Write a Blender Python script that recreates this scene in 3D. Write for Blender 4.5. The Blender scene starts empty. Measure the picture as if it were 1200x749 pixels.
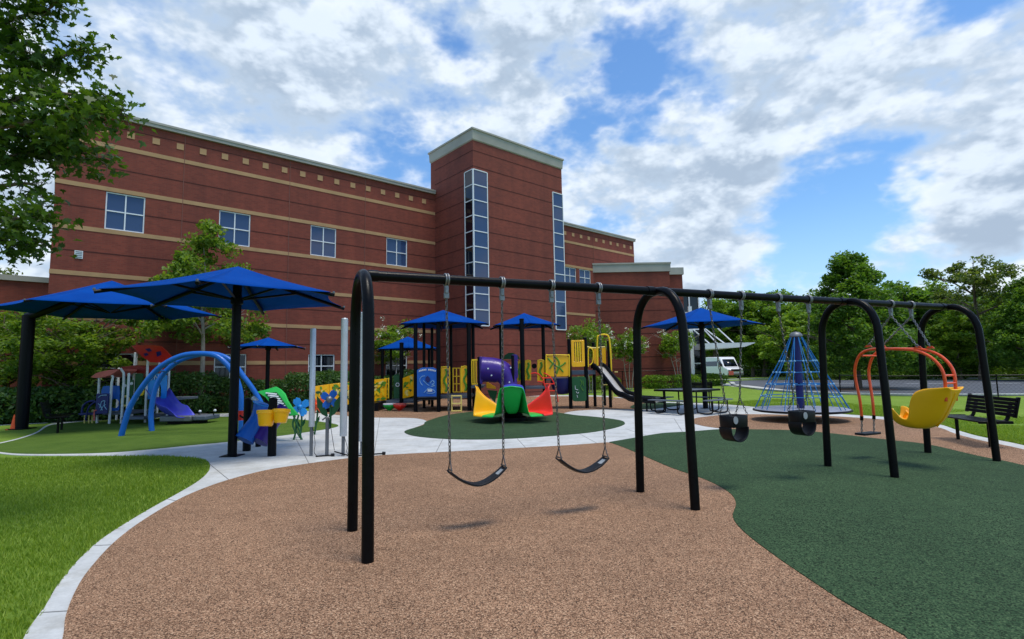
import bpy, bmesh, math, random
import numpy as np
from mathutils import Vector, Matrix
random.seed(7)
rng = np.random.default_rng(7)
scene = bpy.context.scene
COL = scene.collection
PI = math.pi

# ------------------------------------------------------------------ camera
FPX, PITCH, ROLL, CH = 620.0, 0.0949, -0.018, 1.50
_f = Vector((0, math.cos(PITCH), math.sin(PITCH)))
_r0 = Vector((1, 0, 0)); _u0 = _r0.cross(_f)
_R = _r0 * math.cos(ROLL) + _u0 * math.sin(ROLL)
_U = -_r0 * math.sin(ROLL) + _u0 * math.cos(ROLL)
cd = bpy.data.cameras.new('camera'); cam = bpy.data.objects.new('camera', cd); COL.objects.link(cam)
cd.sensor_width = 36; cd.lens = FPX / 1200 * 36; cd.clip_start = 0.05; cd.clip_end = 3000
cam.matrix_world = Matrix(((_R.x, _U.x, -_f.x, 0), (_R.y, _U.y, -_f.y, 0), (_R.z, _U.z, -_f.z, CH), (0, 0, 0, 1)))
scene.camera = cam

# ------------------------------------------------------------------ sky, sun, exposure
SUN_EL, SUN_AZ = math.radians(75), math.radians(129)      # azimuth from +Y towards +X
world = bpy.data.worlds.new('World'); scene.world = world; world.use_nodes = True
wt = world.node_tree; wt.nodes.clear()
def wn(t, **k):
    n = wt.nodes.new(t)
    for a, b in k.items(): setattr(n, a, b)
    return n
def wl(a, b): wt.links.new(a, b)
def wmath(op, a, b=None, c=None, clamp=False):
    n = wn('ShaderNodeMath', operation=op, use_clamp=clamp)
    for i, v in enumerate((a, b, c)):
        if v is None: continue
        if isinstance(v, (int, float)): n.inputs[i].default_value = v
        else: wl(v, n.inputs[i])
    return n.outputs[0]
def wrange(v, a, b, c=0., d=1.):
    n = wn('ShaderNodeMapRange', interpolation_type='SMOOTHSTEP')
    wl(v, n.inputs[0])
    for i, q in enumerate((a, b, c, d)): n.inputs[i + 1].default_value = q
    return n.outputs[0]
def wmix(fac, a, b):
    n = wn('ShaderNodeMix', data_type='RGBA')
    if isinstance(fac, float): n.inputs[0].default_value = fac
    else: wl(fac, n.inputs[0])
    for i, v in ((6, a), (7, b)):
        if isinstance(v, tuple): n.inputs[i].default_value = (*v, 1)
        else: wl(v, n.inputs[i])
    return n.outputs[2]
sky = wn('ShaderNodeTexSky', sky_type='NISHITA', sun_disc=False)
sky.sun_elevation = SUN_EL; sky.sun_rotation = SUN_AZ; sky.air_density = 1.3; sky.dust_density = 0.4; sky.ozone_density = 3.0
tc = wn('ShaderNodeTexCoord'); sp = wn('ShaderNodeSeparateXYZ'); wl(tc.outputs['Generated'], sp.inputs[0])
def vdir(off, zs=1.7):
    mp = wn('ShaderNodeMapping'); mp.inputs['Location'].default_value = off; mp.inputs['Scale'].default_value = (1, 1, zs); wl(tc.outputs['Generated'], mp.inputs[0]); return mp.outputs[0]
def cnoise(scale, off, detail=9, rough=0.56, dist=0.0):
    n = wn('ShaderNodeTexNoise'); n.inputs['Scale'].default_value = scale; n.inputs['Detail'].default_value = detail
    n.inputs['Roughness'].default_value = rough; n.inputs['Distortion'].default_value = dist
    wl(vdir(off), n.inputs['Vector']); return n.outputs[0]
def ray0(px, py): return (_f + _R * ((px - 600) / FPX) - _U * ((py - 374.5) / FPX)).normalized()
OX, OY, OZ = 1.7, 4.2, 0.6
# where this sky has its cloud masses (+) and its blue gaps (-): direction, angular radius, weight
bias = None
_wpn = wn('ShaderNodeTexNoise'); _wpn.inputs['Scale'].default_value = 4.0; _wpn.inputs['Detail'].default_value = 4; wl(vdir((5, 1, 2)), _wpn.inputs['Vector'])
_wsub = wn('ShaderNodeVectorMath', operation='SUBTRACT'); wl(_wpn.outputs[1], _wsub.inputs[0]); _wsub.inputs[1].default_value = (.5, .5, .5)
_wadd = wn('ShaderNodeVectorMath', operation='MULTIPLY_ADD'); wl(_wsub.outputs[0], _wadd.inputs[0]); _wadd.inputs[1].default_value = (.55, .55, .55); wl(tc.outputs['Generated'], _wadd.inputs[2])
_wnor = wn('ShaderNodeVectorMath', operation='NORMALIZE'); wl(_wadd.outputs[0], _wnor.inputs[0]); warped = _wnor.outputs[0]
for px, py, rad, w in ((470, 80, 24, .085), (180, 40, 26, .045), (640, 40, 12, .07), (890, 60, 13, .11), (800, 240, 15, .12), (950, 190, 10, .08), (1165, 150, 11, .19), (1140, 280, 11, .10), (60, 260, 18, .06), (590, 150, 8, .05),
                       (1055, 90, 9, -.065), (755, 115, 9, -.085), (690, 195, 8, -.09), (1040, 240, 9, -.06), (1085, 170, 7, -.05), (780, 50, 8, -.07), (840, 130, 5, -.04), (200, 80, 22, .045), (1010, 130, 9, .05), (1180, 40, 6, -.05), (960, 290, 8, -.04)):
    dt = wn('ShaderNodeVectorMath', operation='DOT_PRODUCT'); wl(warped, dt.inputs[0]); dt.inputs[1].default_value = ray0(px, py)
    q = wrange(dt.outputs['Value'], math.cos(math.radians(rad)), 1.0, 0.0, w); bias = q if bias is None else wmath('ADD', bias, q)
def billow(scale, off, detail, rough):
    n = cnoise(scale, off, detail, rough); return wmath('MULTIPLY', wmath('ABSOLUTE', wmath('SUBTRACT', n, 0.5)), 2.6)
def density(dz):
    f = cnoise(5.2, (OX, OY, OZ + dz), 7, 0.58, 0.0); g = cnoise(1.9, (OX + 3, OY, OZ + dz), 2, 0.5); h = billow(7.5, (OX, OY + 2, OZ + dz), 4, 0.60)
    return wmath('ADD', wmath('ADD', wmath('MULTIPLY', f, 0.46), wmath('MULTIPLY', g, 0.34)), wmath('ADD', wmath('MULTIPLY', wmath('SUBTRACT', 0.78, h), 0.17), bias))
dens = density(0.0); dens_up = density(0.055)
mask = wrange(dens, 0.470, 0.640)
lit = wrange(wmath('SUBTRACT', dens, dens_up), -0.050, 0.075)
thick = wrange(dens, 0.53, 0.70)
c_white, c_mid, c_grey = (0.50, 0.53, 0.565), (0.315, 0.385, 0.47), (0.215, 0.27, 0.345)
ccol = wmix(thick, wmix(lit, c_mid, c_white), wmix(lit, c_grey, (0.40, 0.455, 0.52)))
skyscale = wn('ShaderNodeVectorMath', operation='MULTIPLY'); wl(sky.outputs[0], skyscale.inputs[0]); skyscale.inputs[1].default_value = (0.054, 0.073, 0.091)
hz = wrange(sp.outputs[2], -0.02, 0.30, 0.75, 0.0)
base = wmix(hz, skyscale.outputs[0], (0.29, 0.42, 0.61))
final = wmix(mask, base, ccol)
bg = wn('ShaderNodeBackground'); wl(final, bg.inputs[0]); bg.inputs[1].default_value = 1.0
wo = wn('ShaderNodeOutputWorld'); wl(bg.outputs[0], wo.inputs[0])
world.cycles.sampling_method = 'MANUAL'; world.cycles.sample_map_resolution = 512

sl = bpy.data.lights.new('sun', 'SUN'); sl.energy = 1.5; sl.angle = math.radians(21); sl.color = (1.0, 0.93, 0.82)
sun = bpy.data.objects.new('sun', sl); COL.objects.link(sun)
_sd = Vector((math.sin(SUN_AZ) * math.cos(SUN_EL), math.cos(SUN_AZ) * math.cos(SUN_EL), math.sin(SUN_EL)))
sun.rotation_euler = _sd.to_track_quat('Z', 'Y').to_euler(); sun.location = _sd * 60
vs = scene.view_settings; vs.view_transform = 'Standard'; vs.look = 'None'; vs.exposure = 1.02; vs.gamma = 1.0; vs.use_curve_mapping = False
scene.cycles.max_bounces = 8; scene.cycles.transparent_max_bounces = 8

# ------------------------------------------------------------------ layout helpers
def ray(px, py): return _f + _R * ((px - 600) / FPX) - _U * ((py - 374.5) / FPX)
CAM = Vector((0, 0, CH))
def G(px, py, z=0.0):
    d = ray(px, py); return CAM + d * ((z - CH) / d.z)
def A(px, py, Y):
    d = ray(px, py); return CAM + d * (Y / d.y)

# ------------------------------------------------------------------ materials
MAT = {}
def new_mat(name):
    m = bpy.data.materials.new(name); m.use_nodes = True; nt = m.node_tree
    b = nt.nodes['Principled BSDF']; MAT[name] = m
    return m, nt, b
def nd(nt, t, **k):
    n = nt.nodes.new(t)
    for a, v in k.items(): setattr(n, a, v)
    return n
def ramp(nt, fac, stops):
    r = nd(nt, 'ShaderNodeValToRGB'); e = r.color_ramp.elements
    while len(e) < len(stops): e.new(0.5)
    for q, (p, c) in zip(e, stops): q.position = p; q.color = (*c, 1)
    nt.links.new(fac, r.inputs[0]); return r.outputs[0]
def noise(nt, scale, detail=4, rough=.55, vec=None, coord='Object'):
    n = nd(nt, 'ShaderNodeTexNoise'); n.inputs['Scale'].default_value = scale; n.inputs['Detail'].default_value = detail; n.inputs['Roughness'].default_value = rough
    if vec is None:
        t = nd(nt, 'ShaderNodeTexCoord'); vec = t.outputs[coord]
    nt.links.new(vec, n.inputs['Vector']); return n.outputs[0]
def bump(nt, b, h, strength, dist=.01):
    n = nd(nt, 'ShaderNodeBump'); n.inputs['Strength'].default_value = strength; n.inputs['Distance'].default_value = dist
    nt.links.new(h, n.inputs['Height']); nt.links.new(n.outputs[0], b.inputs['Normal'])
def mat(name, rgb, rough=.5, metal=0., var=.12, vs=3., bmp=0., bs=60., coat=0., spec=.33):
    m, nt, b = new_mat(name)
    b.inputs['Roughness'].default_value = rough; b.inputs['Metallic'].default_value = metal
    b.inputs['Coat Weight'].default_value = coat; b.inputs['Specular IOR Level'].default_value = spec
    n = noise(nt, vs, 6, .6)
    lo = tuple(c * (1 - var) for c in rgb); hi = tuple(min(1, c * (1 + var)) for c in rgb)
    nt.links.new(ramp(nt, n, [(.3, lo), (.7, hi)]), b.inputs['Base Color'])
    rr = ramp(nt, noise(nt, vs * 4, 4), [(.3, (rough * .8,) * 3), (.7, (min(1, rough * 1.25),) * 3)])
    nt.links.new(rr, b.inputs['Roughness'])
    if bmp: bump(nt, b, noise(nt, bs, 3), bmp)
    return m
def leafmat(name, dark, light, trans=.35, rough=.5):
    m, nt, b = new_mat(name)
    g = nd(nt, 'ShaderNodeNewGeometry')
    col = ramp(nt, g.outputs['Random Per Island'], [(0, dark), (.6, tuple((a + c) / 2 for a, c in zip(dark, light))), (1, light)])
    nt.links.new(col, b.inputs['Base Color']); b.inputs['Roughness'].default_value = rough; b.inputs['Specular IOR Level'].default_value = .35
    t = nd(nt, 'ShaderNodeBsdfTranslucent')
    mul = nd(nt, 'ShaderNodeMix', data_type='RGBA', blend_type='MULTIPLY'); mul.inputs[0].default_value = 1
    nt.links.new(col, mul.inputs[6]); mul.inputs[7].default_value = (1.3, 1.25, .5, 1)
    nt.links.new(mul.outputs[2], t.inputs[0])
    mx = nd(nt, 'ShaderNodeMixShader'); mx.inputs[0].default_value = trans
    nt.links.new(b.outputs[0], mx.inputs[1]); nt.links.new(t.outputs[0], mx.inputs[2])
    nt.links.new(mx.outputs[0], nt.nodes['Material Output'].inputs[0])
    return m

def brick_mat():
    m, nt, b = new_mat('brick')
    t = nd(nt, 'ShaderNodeTexCoord'); s = nd(nt, 'ShaderNodeSeparateXYZ'); nt.links.new(t.outputs['Object'], s.inputs[0])
    a = nd(nt, 'ShaderNodeMath', operation='ADD'); nt.links.new(s.outputs[0], a.inputs[0]); nt.links.new(s.outputs[1], a.inputs[1])
    c = nd(nt, 'ShaderNodeCombineXYZ'); nt.links.new(a.outputs[0], c.inputs[0]); nt.links.new(s.outputs[2], c.inputs[1])
    br = nd(nt, 'ShaderNodeTexBrick', offset=.5)
    nt.links.new(c.outputs[0], br.inputs['Vector'])
    br.inputs['Scale'].default_value = 1.0; br.inputs['Brick Width'].default_value = .21; br.inputs['Row Height'].default_value = .075
    br.inputs['Mortar Size'].default_value = .008; br.inputs['Mortar Smooth'].default_value = .3; br.inputs['Bias'].default_value = -.1
    br.inputs['Color1'].default_value = (.225, .046, .026, 1); br.inputs['Color2'].default_value = (.170, .034, .020, 1); br.inputs['Mortar'].default_value = (.185, .058, .037, 1)
    n = noise(nt, .35, 5, .6, t.outputs['Object']); n2 = noise(nt, 3, 6, .65, t.outputs['Object'])
    mx = nd(nt, 'ShaderNodeMix', data_type='RGBA', blend_type='MULTIPLY'); mx.inputs[0].default_value = 1
    nt.links.new(br.outputs[0], mx.inputs[6]); nt.links.new(ramp(nt, n, [(.3, (.82, .82, .84)), (.7, (1.12, 1.08, 1.05))]), mx.inputs[7])
    mx2 = nd(nt, 'ShaderNodeMix', data_type='RGBA', blend_type='MULTIPLY'); mx2.inputs[0].default_value = .6
    nt.links.new(mx.outputs[2], mx2.inputs[6]); nt.links.new(ramp(nt, n2, [(.3, (.85, .85, .85)), (.7, (1.1, 1.1, 1.1))]), mx2.inputs[7])
    mpg = nd(nt, 'ShaderNodeMapping'); mpg.inputs['Scale'].default_value = (1.6, 1.6, .09); nt.links.new(t.outputs['Object'], mpg.inputs[0])
    streak = noise(nt, 1.0, 7, .65, mpg.outputs[0])
    mx3 = nd(nt, 'ShaderNodeMix', data_type='RGBA', blend_type='MULTIPLY'); mx3.inputs[0].default_value = 1
    nt.links.new(mx2.outputs[2], mx3.inputs[6]); nt.links.new(ramp(nt, streak, [(.35, (.84, .84, .86)), (.6, (1.05, 1.04, 1.03))]), mx3.inputs[7])
    nt.links.new(mx3.outputs[2], b.inputs['Base Color']); b.inputs['Roughness'].default_value = .85
    bump(nt, b, br.outputs[1], -.4, .006)
brick_mat()
def rubber_mat(name, stops, scale=95, vscale=.5):
    m, nt, b = new_mat(name)
    t = nd(nt, 'ShaderNodeTexCoord')
    wv = nd(nt, 'ShaderNodeTexNoise'); wv.inputs['Scale'].default_value = 60; nt.links.new(t.outputs['Object'], wv.inputs['Vector'])
    ad = nd(nt, 'ShaderNodeVectorMath', operation='MULTIPLY_ADD'); nt.links.new(wv.outputs[1], ad.inputs[0]); ad.inputs[1].default_value = (.012,) * 3; nt.links.new(t.outputs['Object'], ad.inputs[2])
    v = nd(nt, 'ShaderNodeTexVoronoi'); v.inputs['Scale'].default_value = scale; nt.links.new(ad.outputs[0], v.inputs['Vector'])
    s = nd(nt, 'ShaderNodeSeparateColor'); nt.links.new(v.outputs['Color'], s.inputs[0])
    col = ramp(nt, s.outputs[0], stops)
    n = noise(nt, vscale, 5, .6, t.outputs['Object'])
    mx = nd(nt, 'ShaderNodeMix', data_type='RGBA', blend_type='MULTIPLY'); mx.inputs[0].default_value = 1
    nt.links.new(col, mx.inputs[6]); nt.links.new(ramp(nt, n, [(.25, (.78, .77, .77)), (.75, (1.12, 1.1, 1.08))]), mx.inputs[7])
    n2 = noise(nt, vscale * 9, 5, .6, t.outputs['Object'])
    mx2 = nd(nt, 'ShaderNodeMix', data_type='RGBA', blend_type='MULTIPLY'); mx2.inputs[0].default_value = 1
    nt.links.new(mx.outputs[2], mx2.inputs[6]); nt.links.new(ramp(nt, n2, [(.3, (.9, .9, .9)), (.7, (1.08, 1.08, 1.08))]), mx2.inputs[7])
    nt.links.new(mx2.outputs[2], b.inputs['Base Color']); b.inputs['Roughness'].default_value = .85; b.inputs['Specular IOR Level'].default_value = .10
    bump(nt, b, v.outputs['Distance'], -.8, .006)
rubber_mat('rubber_brown', [(0, (.04, .025, .018)), (.22, (.10, .057, .035)), (.45, (.232, .128, .074)), (.68, (.34, .198, .117)), (.88, (.46, .285, .172)), (1, (.59, .405, .26))], 160)
rubber_mat('rubber_green', [(0, (.008, .013, .007)), (.3, (.025, .054, .025)), (.7, (.040, .083, .037)), (1, (.085, .140, .065))], 110, .35)
def concrete_mat():
    m, nt, b = new_mat('concrete')
    t = nd(nt, 'ShaderNodeTexCoord')
    n1 = noise(nt, .8, 7, .65, t.outputs['Object']); n2 = noise(nt, 40, 4, .6, t.outputs['Object']); n3 = noise(nt, 4, 6, .7, t.outputs['Object'])
    c = ramp(nt, n1, [(.3, (.44, .45, .44)), (.7, (.60, .605, .585))])
    mx = nd(nt, 'ShaderNodeMix', data_type='RGBA', blend_type='MULTIPLY'); mx.inputs[0].default_value = 1
    nt.links.new(c, mx.inputs[6]); nt.links.new(ramp(nt, n3, [(.3, (.86, .86, .85)), (.65, (1.04, 1.04, 1.04))]), mx.inputs[7])
    mx2 = nd(nt, 'ShaderNodeMix', data_type='RGBA', blend_type='MULTIPLY'); mx2.inputs[0].default_value = 1
    nt.links.new(mx.outputs[2], mx2.inputs[6]); nt.links.new(ramp(nt, n2, [(.35, (.93, .93, .93)), (.6, (1.02, 1.02, 1.02))]), mx2.inputs[7])
    n4 = noise(nt, 1.9, 8, .72, t.outputs['Object'])
    mx3 = nd(nt, 'ShaderNodeMix', data_type='RGBA', blend_type='MULTIPLY'); mx3.inputs[0].default_value = 1
    nt.links.new(mx2.outputs[2], mx3.inputs[6]); nt.links.new(ramp(nt, n4, [(.52, (1, 1, 1)), (.60, (.90, .885, .86)), (.70, (.82, .80, .77))]), mx3.inputs[7])
    nt.links.new(mx3.outputs[2], b.inputs['Base Color']); b.inputs['Roughness'].default_value = .85
    bump(nt, b, n2, .25, .004)
concrete_mat()
def grass_mat(name, stops, s1=1.2, s2=40):
    m, nt, b = new_mat(name)
    t = nd(nt, 'ShaderNodeTexCoord')
    n1 = noise(nt, .25, 6, .65, t.outputs['Object']); n2 = noise(nt, s2, 5, .75, t.outputs['Object']); n3 = noise(nt, s1, 6, .65, t.outputs['Object'])
    a = nd(nt, 'ShaderNodeMath', operation='MULTIPLY_ADD'); nt.links.new(n2, a.inputs[0]); a.inputs[1].default_value = .55; a.inputs[2].default_value = 0
    a2 = nd(nt, 'ShaderNodeMath', operation='MULTIPLY_ADD'); nt.links.new(n3, a2.inputs[0]); a2.inputs[1].default_value = .3; nt.links.new(a.outputs[0], a2.inputs[2])
    a3 = nd(nt, 'ShaderNodeMath', operation='MULTIPLY_ADD'); nt.links.new(n1, a3.inputs[0]); a3.inputs[1].default_value = .2; nt.links.new(a2.outputs[0], a3.inputs[2])
    nt.links.new(ramp(nt, a3.outputs[0], stops), b.inputs['Base Color']); b.inputs['Roughness'].default_value = .9; b.inputs['Specular IOR Level'].default_value = .15
    bump(nt, b, n2, .9, .03)
grass_mat('lawn', [(.34, (.075, .130, .012)), (.5, (.155, .255, .028)), (.66, (.25, .35, .055))])
grass_mat('turf', [(.34, (.038, .078, .010)), (.5, (.080, .145, .018)), (.66, (.125, .195, .03))], 2.0, 60)
mat('asphalt', (.085, .092, .105), .9, var=.2, vs=.6, bmp=.3, bs=80)
mat('mulch', (.16, .085, .055), .95, var=.4, vs=8, bmp=.8, bs=30)
mat('white_paint', (.72, .72, .70), .7)
mat('black_steel', (.003, .003, .0035), .33, var=.3, vs=6, spec=.12)
mat('dark_post', (.0025, .003, .005), .36, var=.2, vs=5, spec=.12)
mat('galvanized', (.22, .22, .22), .45, .8, var=.2, vs=30)
mat('dark_chain', (.13, .12, .11), .45, .85, var=.35, vs=40)
mat('seat_rubber', (.006, .0065, .008), .42, spec=.25, var=.25, vs=12, bmp=.15, bs=120)
mat('seat_label', (.30, .32, .33), .5)
mat('orange_paint', (.80, .085, .012), .35, coat=.4, var=.1)
mat('yellow_plastic', (.98, .47, .004), .38, var=.07, vs=2, coat=.15)
mat('yellow_paint', (.90, .57, .015), .4, var=.1)
mat('pale_yellow', (.78, .62, .18), .45)
mat('green_plastic', (.012, .42, .055), .38, var=.08, vs=2, coat=.15)
mat('leaf_green_plastic', (.10, .26, .02), .45)
mat('dark_green_plastic', (.012, .085, .025), .45)
mat('red_plastic', (.80, .030, .015), .38, var=.08, vs=2, coat=.15)
mat('pink_plastic', (.60, .13, .11), .45)
mat('dark_red_plastic', (.30, .015, .012), .45)
mat('purple_plastic', (.045, .015, .21), .38, var=.1, vs=2, coat=.15)
mat('violet_blue_plastic', (.055, .065, .48), .36, var=.08, vs=2, coat=.2)
mat('blue_plastic', (.010, .11, .46), .42, var=.08, vs=2)
mat('bright_blue', (.015, .26, .68), .4, var=.08, vs=2)
mat('blue_paint', (.006, .12, .48), .36, var=.08, coat=.1)
mat('navy_plastic', (.012, .018, .12), .45)
mat('light_grey_metal', (.50, .53, .56), .38, .35, var=.1, vs=3)
mat('post_white', (.70, .72, .74), .4)
mat('grey_steel', (.17, .18, .19), .45, .5)
mat('deck_grey', (.10, .12, .15), .6)
mat('slide_steel', (.50, .47, .44), .45, .35, var=.12, vs=2)
mat('cone_orange', (.85, .10, .015), .5)
mat('rope_blue', (.008, .14, .38), .7, var=.2, vs=30)
mat('rope_light', (.30, .55, .72), .6)
mat('tan_stone', (.42, .255, .125), .85, var=.12, vs=2, bmp=.2, bs=20)
mat('cornice', (.37, .355, .31), .75, var=.14, vs=.9)
mat('dark_brick', (.075, .018, .013), .9, var=.15)
mat('joint', (.20, .085, .065), .9)
mat('white_frame', (.74, .76, .77), .45, var=.04)
mat('van_white', (.78, .79, .80), .25, var=.03, coat=.6)
mat('tyre', (.012, .012, .012), .8)
mat('bark', (.13, .095, .07), .95, var=.35, vs=9, bmp=1., bs=25)
mat('pale_bark', (.34, .29, .24), .9, var=.25, vs=9, bmp=.6, bs=25)
mat('flower_white', (.62, .64, .50), .7)
def glass_mat(name, rgb, rough=.04):
    m, nt, b = new_mat(name)
    b.inputs['Base Color'].default_value = (*rgb, 1); b.inputs['Roughness'].default_value = rough
    b.inputs['Specular IOR Level'].default_value = .5; b.inputs['IOR'].default_value = 1.5
    bump(nt, b, noise(nt, .7, 2), .05, .02)
glass_mat('window_glass', (.036, .064, .145)); glass_mat('dark_glass', (.004, .006, .012))
mat('disc_grey', (.24, .26, .32), .6, var=.15, vs=3)
def fabric_mat():
    m, nt, b = new_mat('canopy_fabric')
    n = noise(nt, 1.3, 6, .6)
    c = ramp(nt, n, [(.3, (.0010, .045, .25)), (.7, (.0015, .062, .32))])
    nt.links.new(c, b.inputs['Base Color']); b.inputs['Roughness'].default_value = .85; b.inputs['Specular IOR Level'].default_value = .05
    t = nd(nt, 'ShaderNodeBsdfTranslucent'); t.inputs[0].default_value = (.003, .018, .16, 1)
    mx = nd(nt, 'ShaderNodeMixShader'); mx.inputs[0].default_value = .05
    nt.links.new(b.outputs[0], mx.inputs[1]); nt.links.new(t.outputs[0], mx.inputs[2]); nt.links.new(mx.outputs[0], nt.nodes['Material Output'].inputs[0])
    bump(nt, b, noise(nt, 2.6, 5, .6), .35, .05)
fabric_mat()
leafmat('leaf_maple', (.022, .062, .007), (.11, .205, .025), .45, .45)
leafmat('leaf_mid', (.075, .175, .016), (.26, .40, .05), .52)
leafmat('leaf_light', (.10, .21, .014), (.30, .43, .05), .45)
leafmat('leaf_dark', (.048, .135, .017), (.185, .32, .048), .52)
leafmat('leaf_oak', (.055, .105, .018), (.19, .25, .06), .48)
leafmat('leaf_hedge', (.030, .090, .022), (.105, .205, .055), .42)
leafmat('grass_blade', (.13, .235, .015), (.36, .47, .07), .45, .5)
leafmat('leaf_left', (.070, .155, .014), (.24, .36, .05), .5)

# ------------------------------------------------------------------ mesh helpers
class MB:
    def __init__(s): s.v = []; s.f = []
    def add(s, vs, fs):
        o = len(s.v); s.v += [Vector(v) for v in vs]; s.f += [[i + o for i in f] for f in fs]; return s
    def box(s, c, d, rz=0, M=None):
        c = Vector(c); h = Vector(d) * .5; R = Matrix.Rotation(rz, 3, 'Z') if M is None else M
        vs = [c + R @ Vector((x * h.x, y * h.y, z * h.z)) for x in (-1, 1) for y in (-1, 1) for z in (-1, 1)]
        return s.add(vs, [(0, 1, 3, 2), (4, 6, 7, 5), (0, 4, 5, 1), (2, 3, 7, 6), (0, 2, 6, 4), (1, 5, 7, 3)])
    def bx(s, x0, x1, y0, y1, z0, z1): return s.box(((x0 + x1) / 2, (y0 + y1) / 2, (z0 + z1) / 2), (x1 - x0, y1 - y0, z1 - z0))
    def tube(s, path, r, n=8, closed=False, caps=True, flat=1.0):
        P = [Vector(p) for p in path]; m = len(P)
        rs = r if isinstance(r, (list, tuple)) else [r] * m
        T = []
        for i in range(m):
            a = P[(i - 1) % m] if (closed or i > 0) else P[i]; b = P[(i + 1) % m] if (closed or i < m - 1) else P[i]
            t = (b - a); T.append(t.normalized() if t.length > 1e-9 else Vector((0, 0, 1)))
        x = T[0].orthogonal().normalized(); vs = []; 
        for i in range(m):
            x = (x - T[i] * x.dot(T[i]));  x = x.normalized() if x.length > 1e-6 else T[i].orthogonal().normalized()
            y = T[i].cross(x)
            for k in range(n):
                a = 2 * PI * k / n; vs.append(P[i] + (x * math.cos(a) + y * math.sin(a) * flat) * rs[i])
        fs = []
        for i in range(m if closed else m - 1):
            j = (i + 1) % m
            for k in range(n):
                l = (k + 1) % n; fs.append((i * n + k, i * n + l, j * n + l, j * n + k))
        if caps and not closed: fs += [tuple(range(n))[::-1], tuple(range((m - 1) * n, m * n))]
        return s.add(vs, fs)
    def rod(s, a, b, r, n=8): return s.tube([a, b], r, n)
    def lathe(s, prof, c=(0, 0, 0), n=20, M=None, caps=True):
        c = Vector(c); vs = []; m = len(prof)
        for r, z in prof:
            for k in range(n):
                a = 2 * PI * k / n; q = Vector((r * math.cos(a), r * math.sin(a), z)); vs.append(c + (M @ q if M else q))
        fs = [(i * n + k, i * n + (k + 1) % n, (i + 1) * n + (k + 1) % n, (i + 1) * n + k) for i in range(m - 1) for k in range(n)]
        if caps: fs += [tuple(range(n))[::-1], tuple(range((m - 1) * n, m * n))]
        return s.add(vs, fs)
    def prism(s, poly, o, ex, ey, ez):
        """poly 2-D outline in (ex, ey), extruded along vector ez"""
        o = Vector(o); ex = Vector(ex); ey = Vector(ey); ez = Vector(ez); n = len(poly)
        vs = [o + ex * a + ey * b for a, b in poly] + [o + ex * a + ey * b + ez for a, b in poly]
        return s.add(vs, [tuple(range(n))[::-1], tuple(range(n, 2 * n))] + [(i, (i + 1) % n, n + (i + 1) % n, n + i) for i in range(n)])
    def grid(s, rows, closed=False):
        m = len(rows); n = len(rows[0]); vs = [p for r in rows for p in r]
        return s.add(vs, [(i * n + k, i * n + (k + 1) % n, (i + 1) * n + (k + 1) % n, (i + 1) * n + k) for i in range(m - 1) for k in range(n if closed else n - 1)])
    def mesh(s, name, mt, off=Vector(), smooth=True, fix=True):
        me = bpy.data.meshes.new(name)
        me.from_pydata([tuple(v - off) for v in s.v], [], s.f)
        if fix:
            bm = bmesh.new(); bm.from_mesh(me); bmesh.ops.recalc_face_normals(bm, faces=bm.faces); bm.to_mesh(me); bm.free()
        if smooth:
            me.polygons.foreach_set('use_smooth', [True] * len(me.polygons)); me.set_sharp_from_angle(angle=math.radians(35))
        me.materials.append(MAT[mt]); me.update(); return me
    def build(s, name, mt, parent=None, local=False, smooth=True, bevel=0., solid=0., subsurf=0):
        off = Vector() if (parent is None or local) else root_loc(parent)
        me = s.mesh(name, mt, off, smooth)
        o = bpy.data.objects.new(name, me); COL.objects.link(o)
        if parent is not None: o.parent = parent
        if solid: m = o.modifiers.new('solid', 'SOLIDIFY'); m.thickness = solid; m.offset = 0
        if subsurf: m = o.modifiers.new('sub', 'SUBSURF'); m.levels = subsurf; m.render_levels = subsurf
        if bevel: m = o.modifiers.new('bevel', 'BEVEL'); m.width = bevel; m.segments = 2; m.limit_method = 'ANGLE'; m.harden_normals = False
        return o
def root_loc(o):
    v = Vector(o.location)
    while o.parent: o = o.parent; v += Vector(o.location)
    return v
def tag(o, label, cat=None, group=None, kind=None):
    if label: o['label'] = label
    if cat: o['category'] = cat
    if group: o['group'] = group
    if kind: o['kind'] = kind
    return o
def thing(name, label, cat, loc=(0, 0, 0), rz=0., group=None):
    o = bpy.data.objects.new(name, None); COL.objects.link(o); o.location = loc; o.rotation_euler = (0, 0, rz); o.empty_display_size = .2
    return tag(o, label, cat, group)
def copy_tree(o, parent=None):
    c = o.copy(); COL.objects.link(c)
    if parent is not None: c.parent = parent
    for ch in list(o.children): copy_tree(ch, c)
    return c
def np_mesh(name, V, F, mt, smooth=False):
    me = bpy.data.meshes.new(name); k = F.shape[1]
    me.vertices.add(len(V)); me.vertices.foreach_set('co', np.ascontiguousarray(V, dtype=np.float32).ravel())
    me.loops.add(F.size); me.loops.foreach_set('vertex_index', np.ascontiguousarray(F, dtype=np.int32).ravel())
    me.polygons.add(len(F)); me.polygons.foreach_set('loop_start', np.arange(0, F.size, k, dtype=np.int32)); me.polygons.foreach_set('loop_total', np.full(len(F), k, dtype=np.int32))
    me.update(calc_edges=True); me.materials.append(MAT[mt])
    return me
def link(name, me, parent=None, loc=None):
    o = bpy.data.objects.new(name, me); COL.objects.link(o)
    if parent is not None: o.parent = parent
    if loc is not None: o.location = loc
    return o
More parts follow.
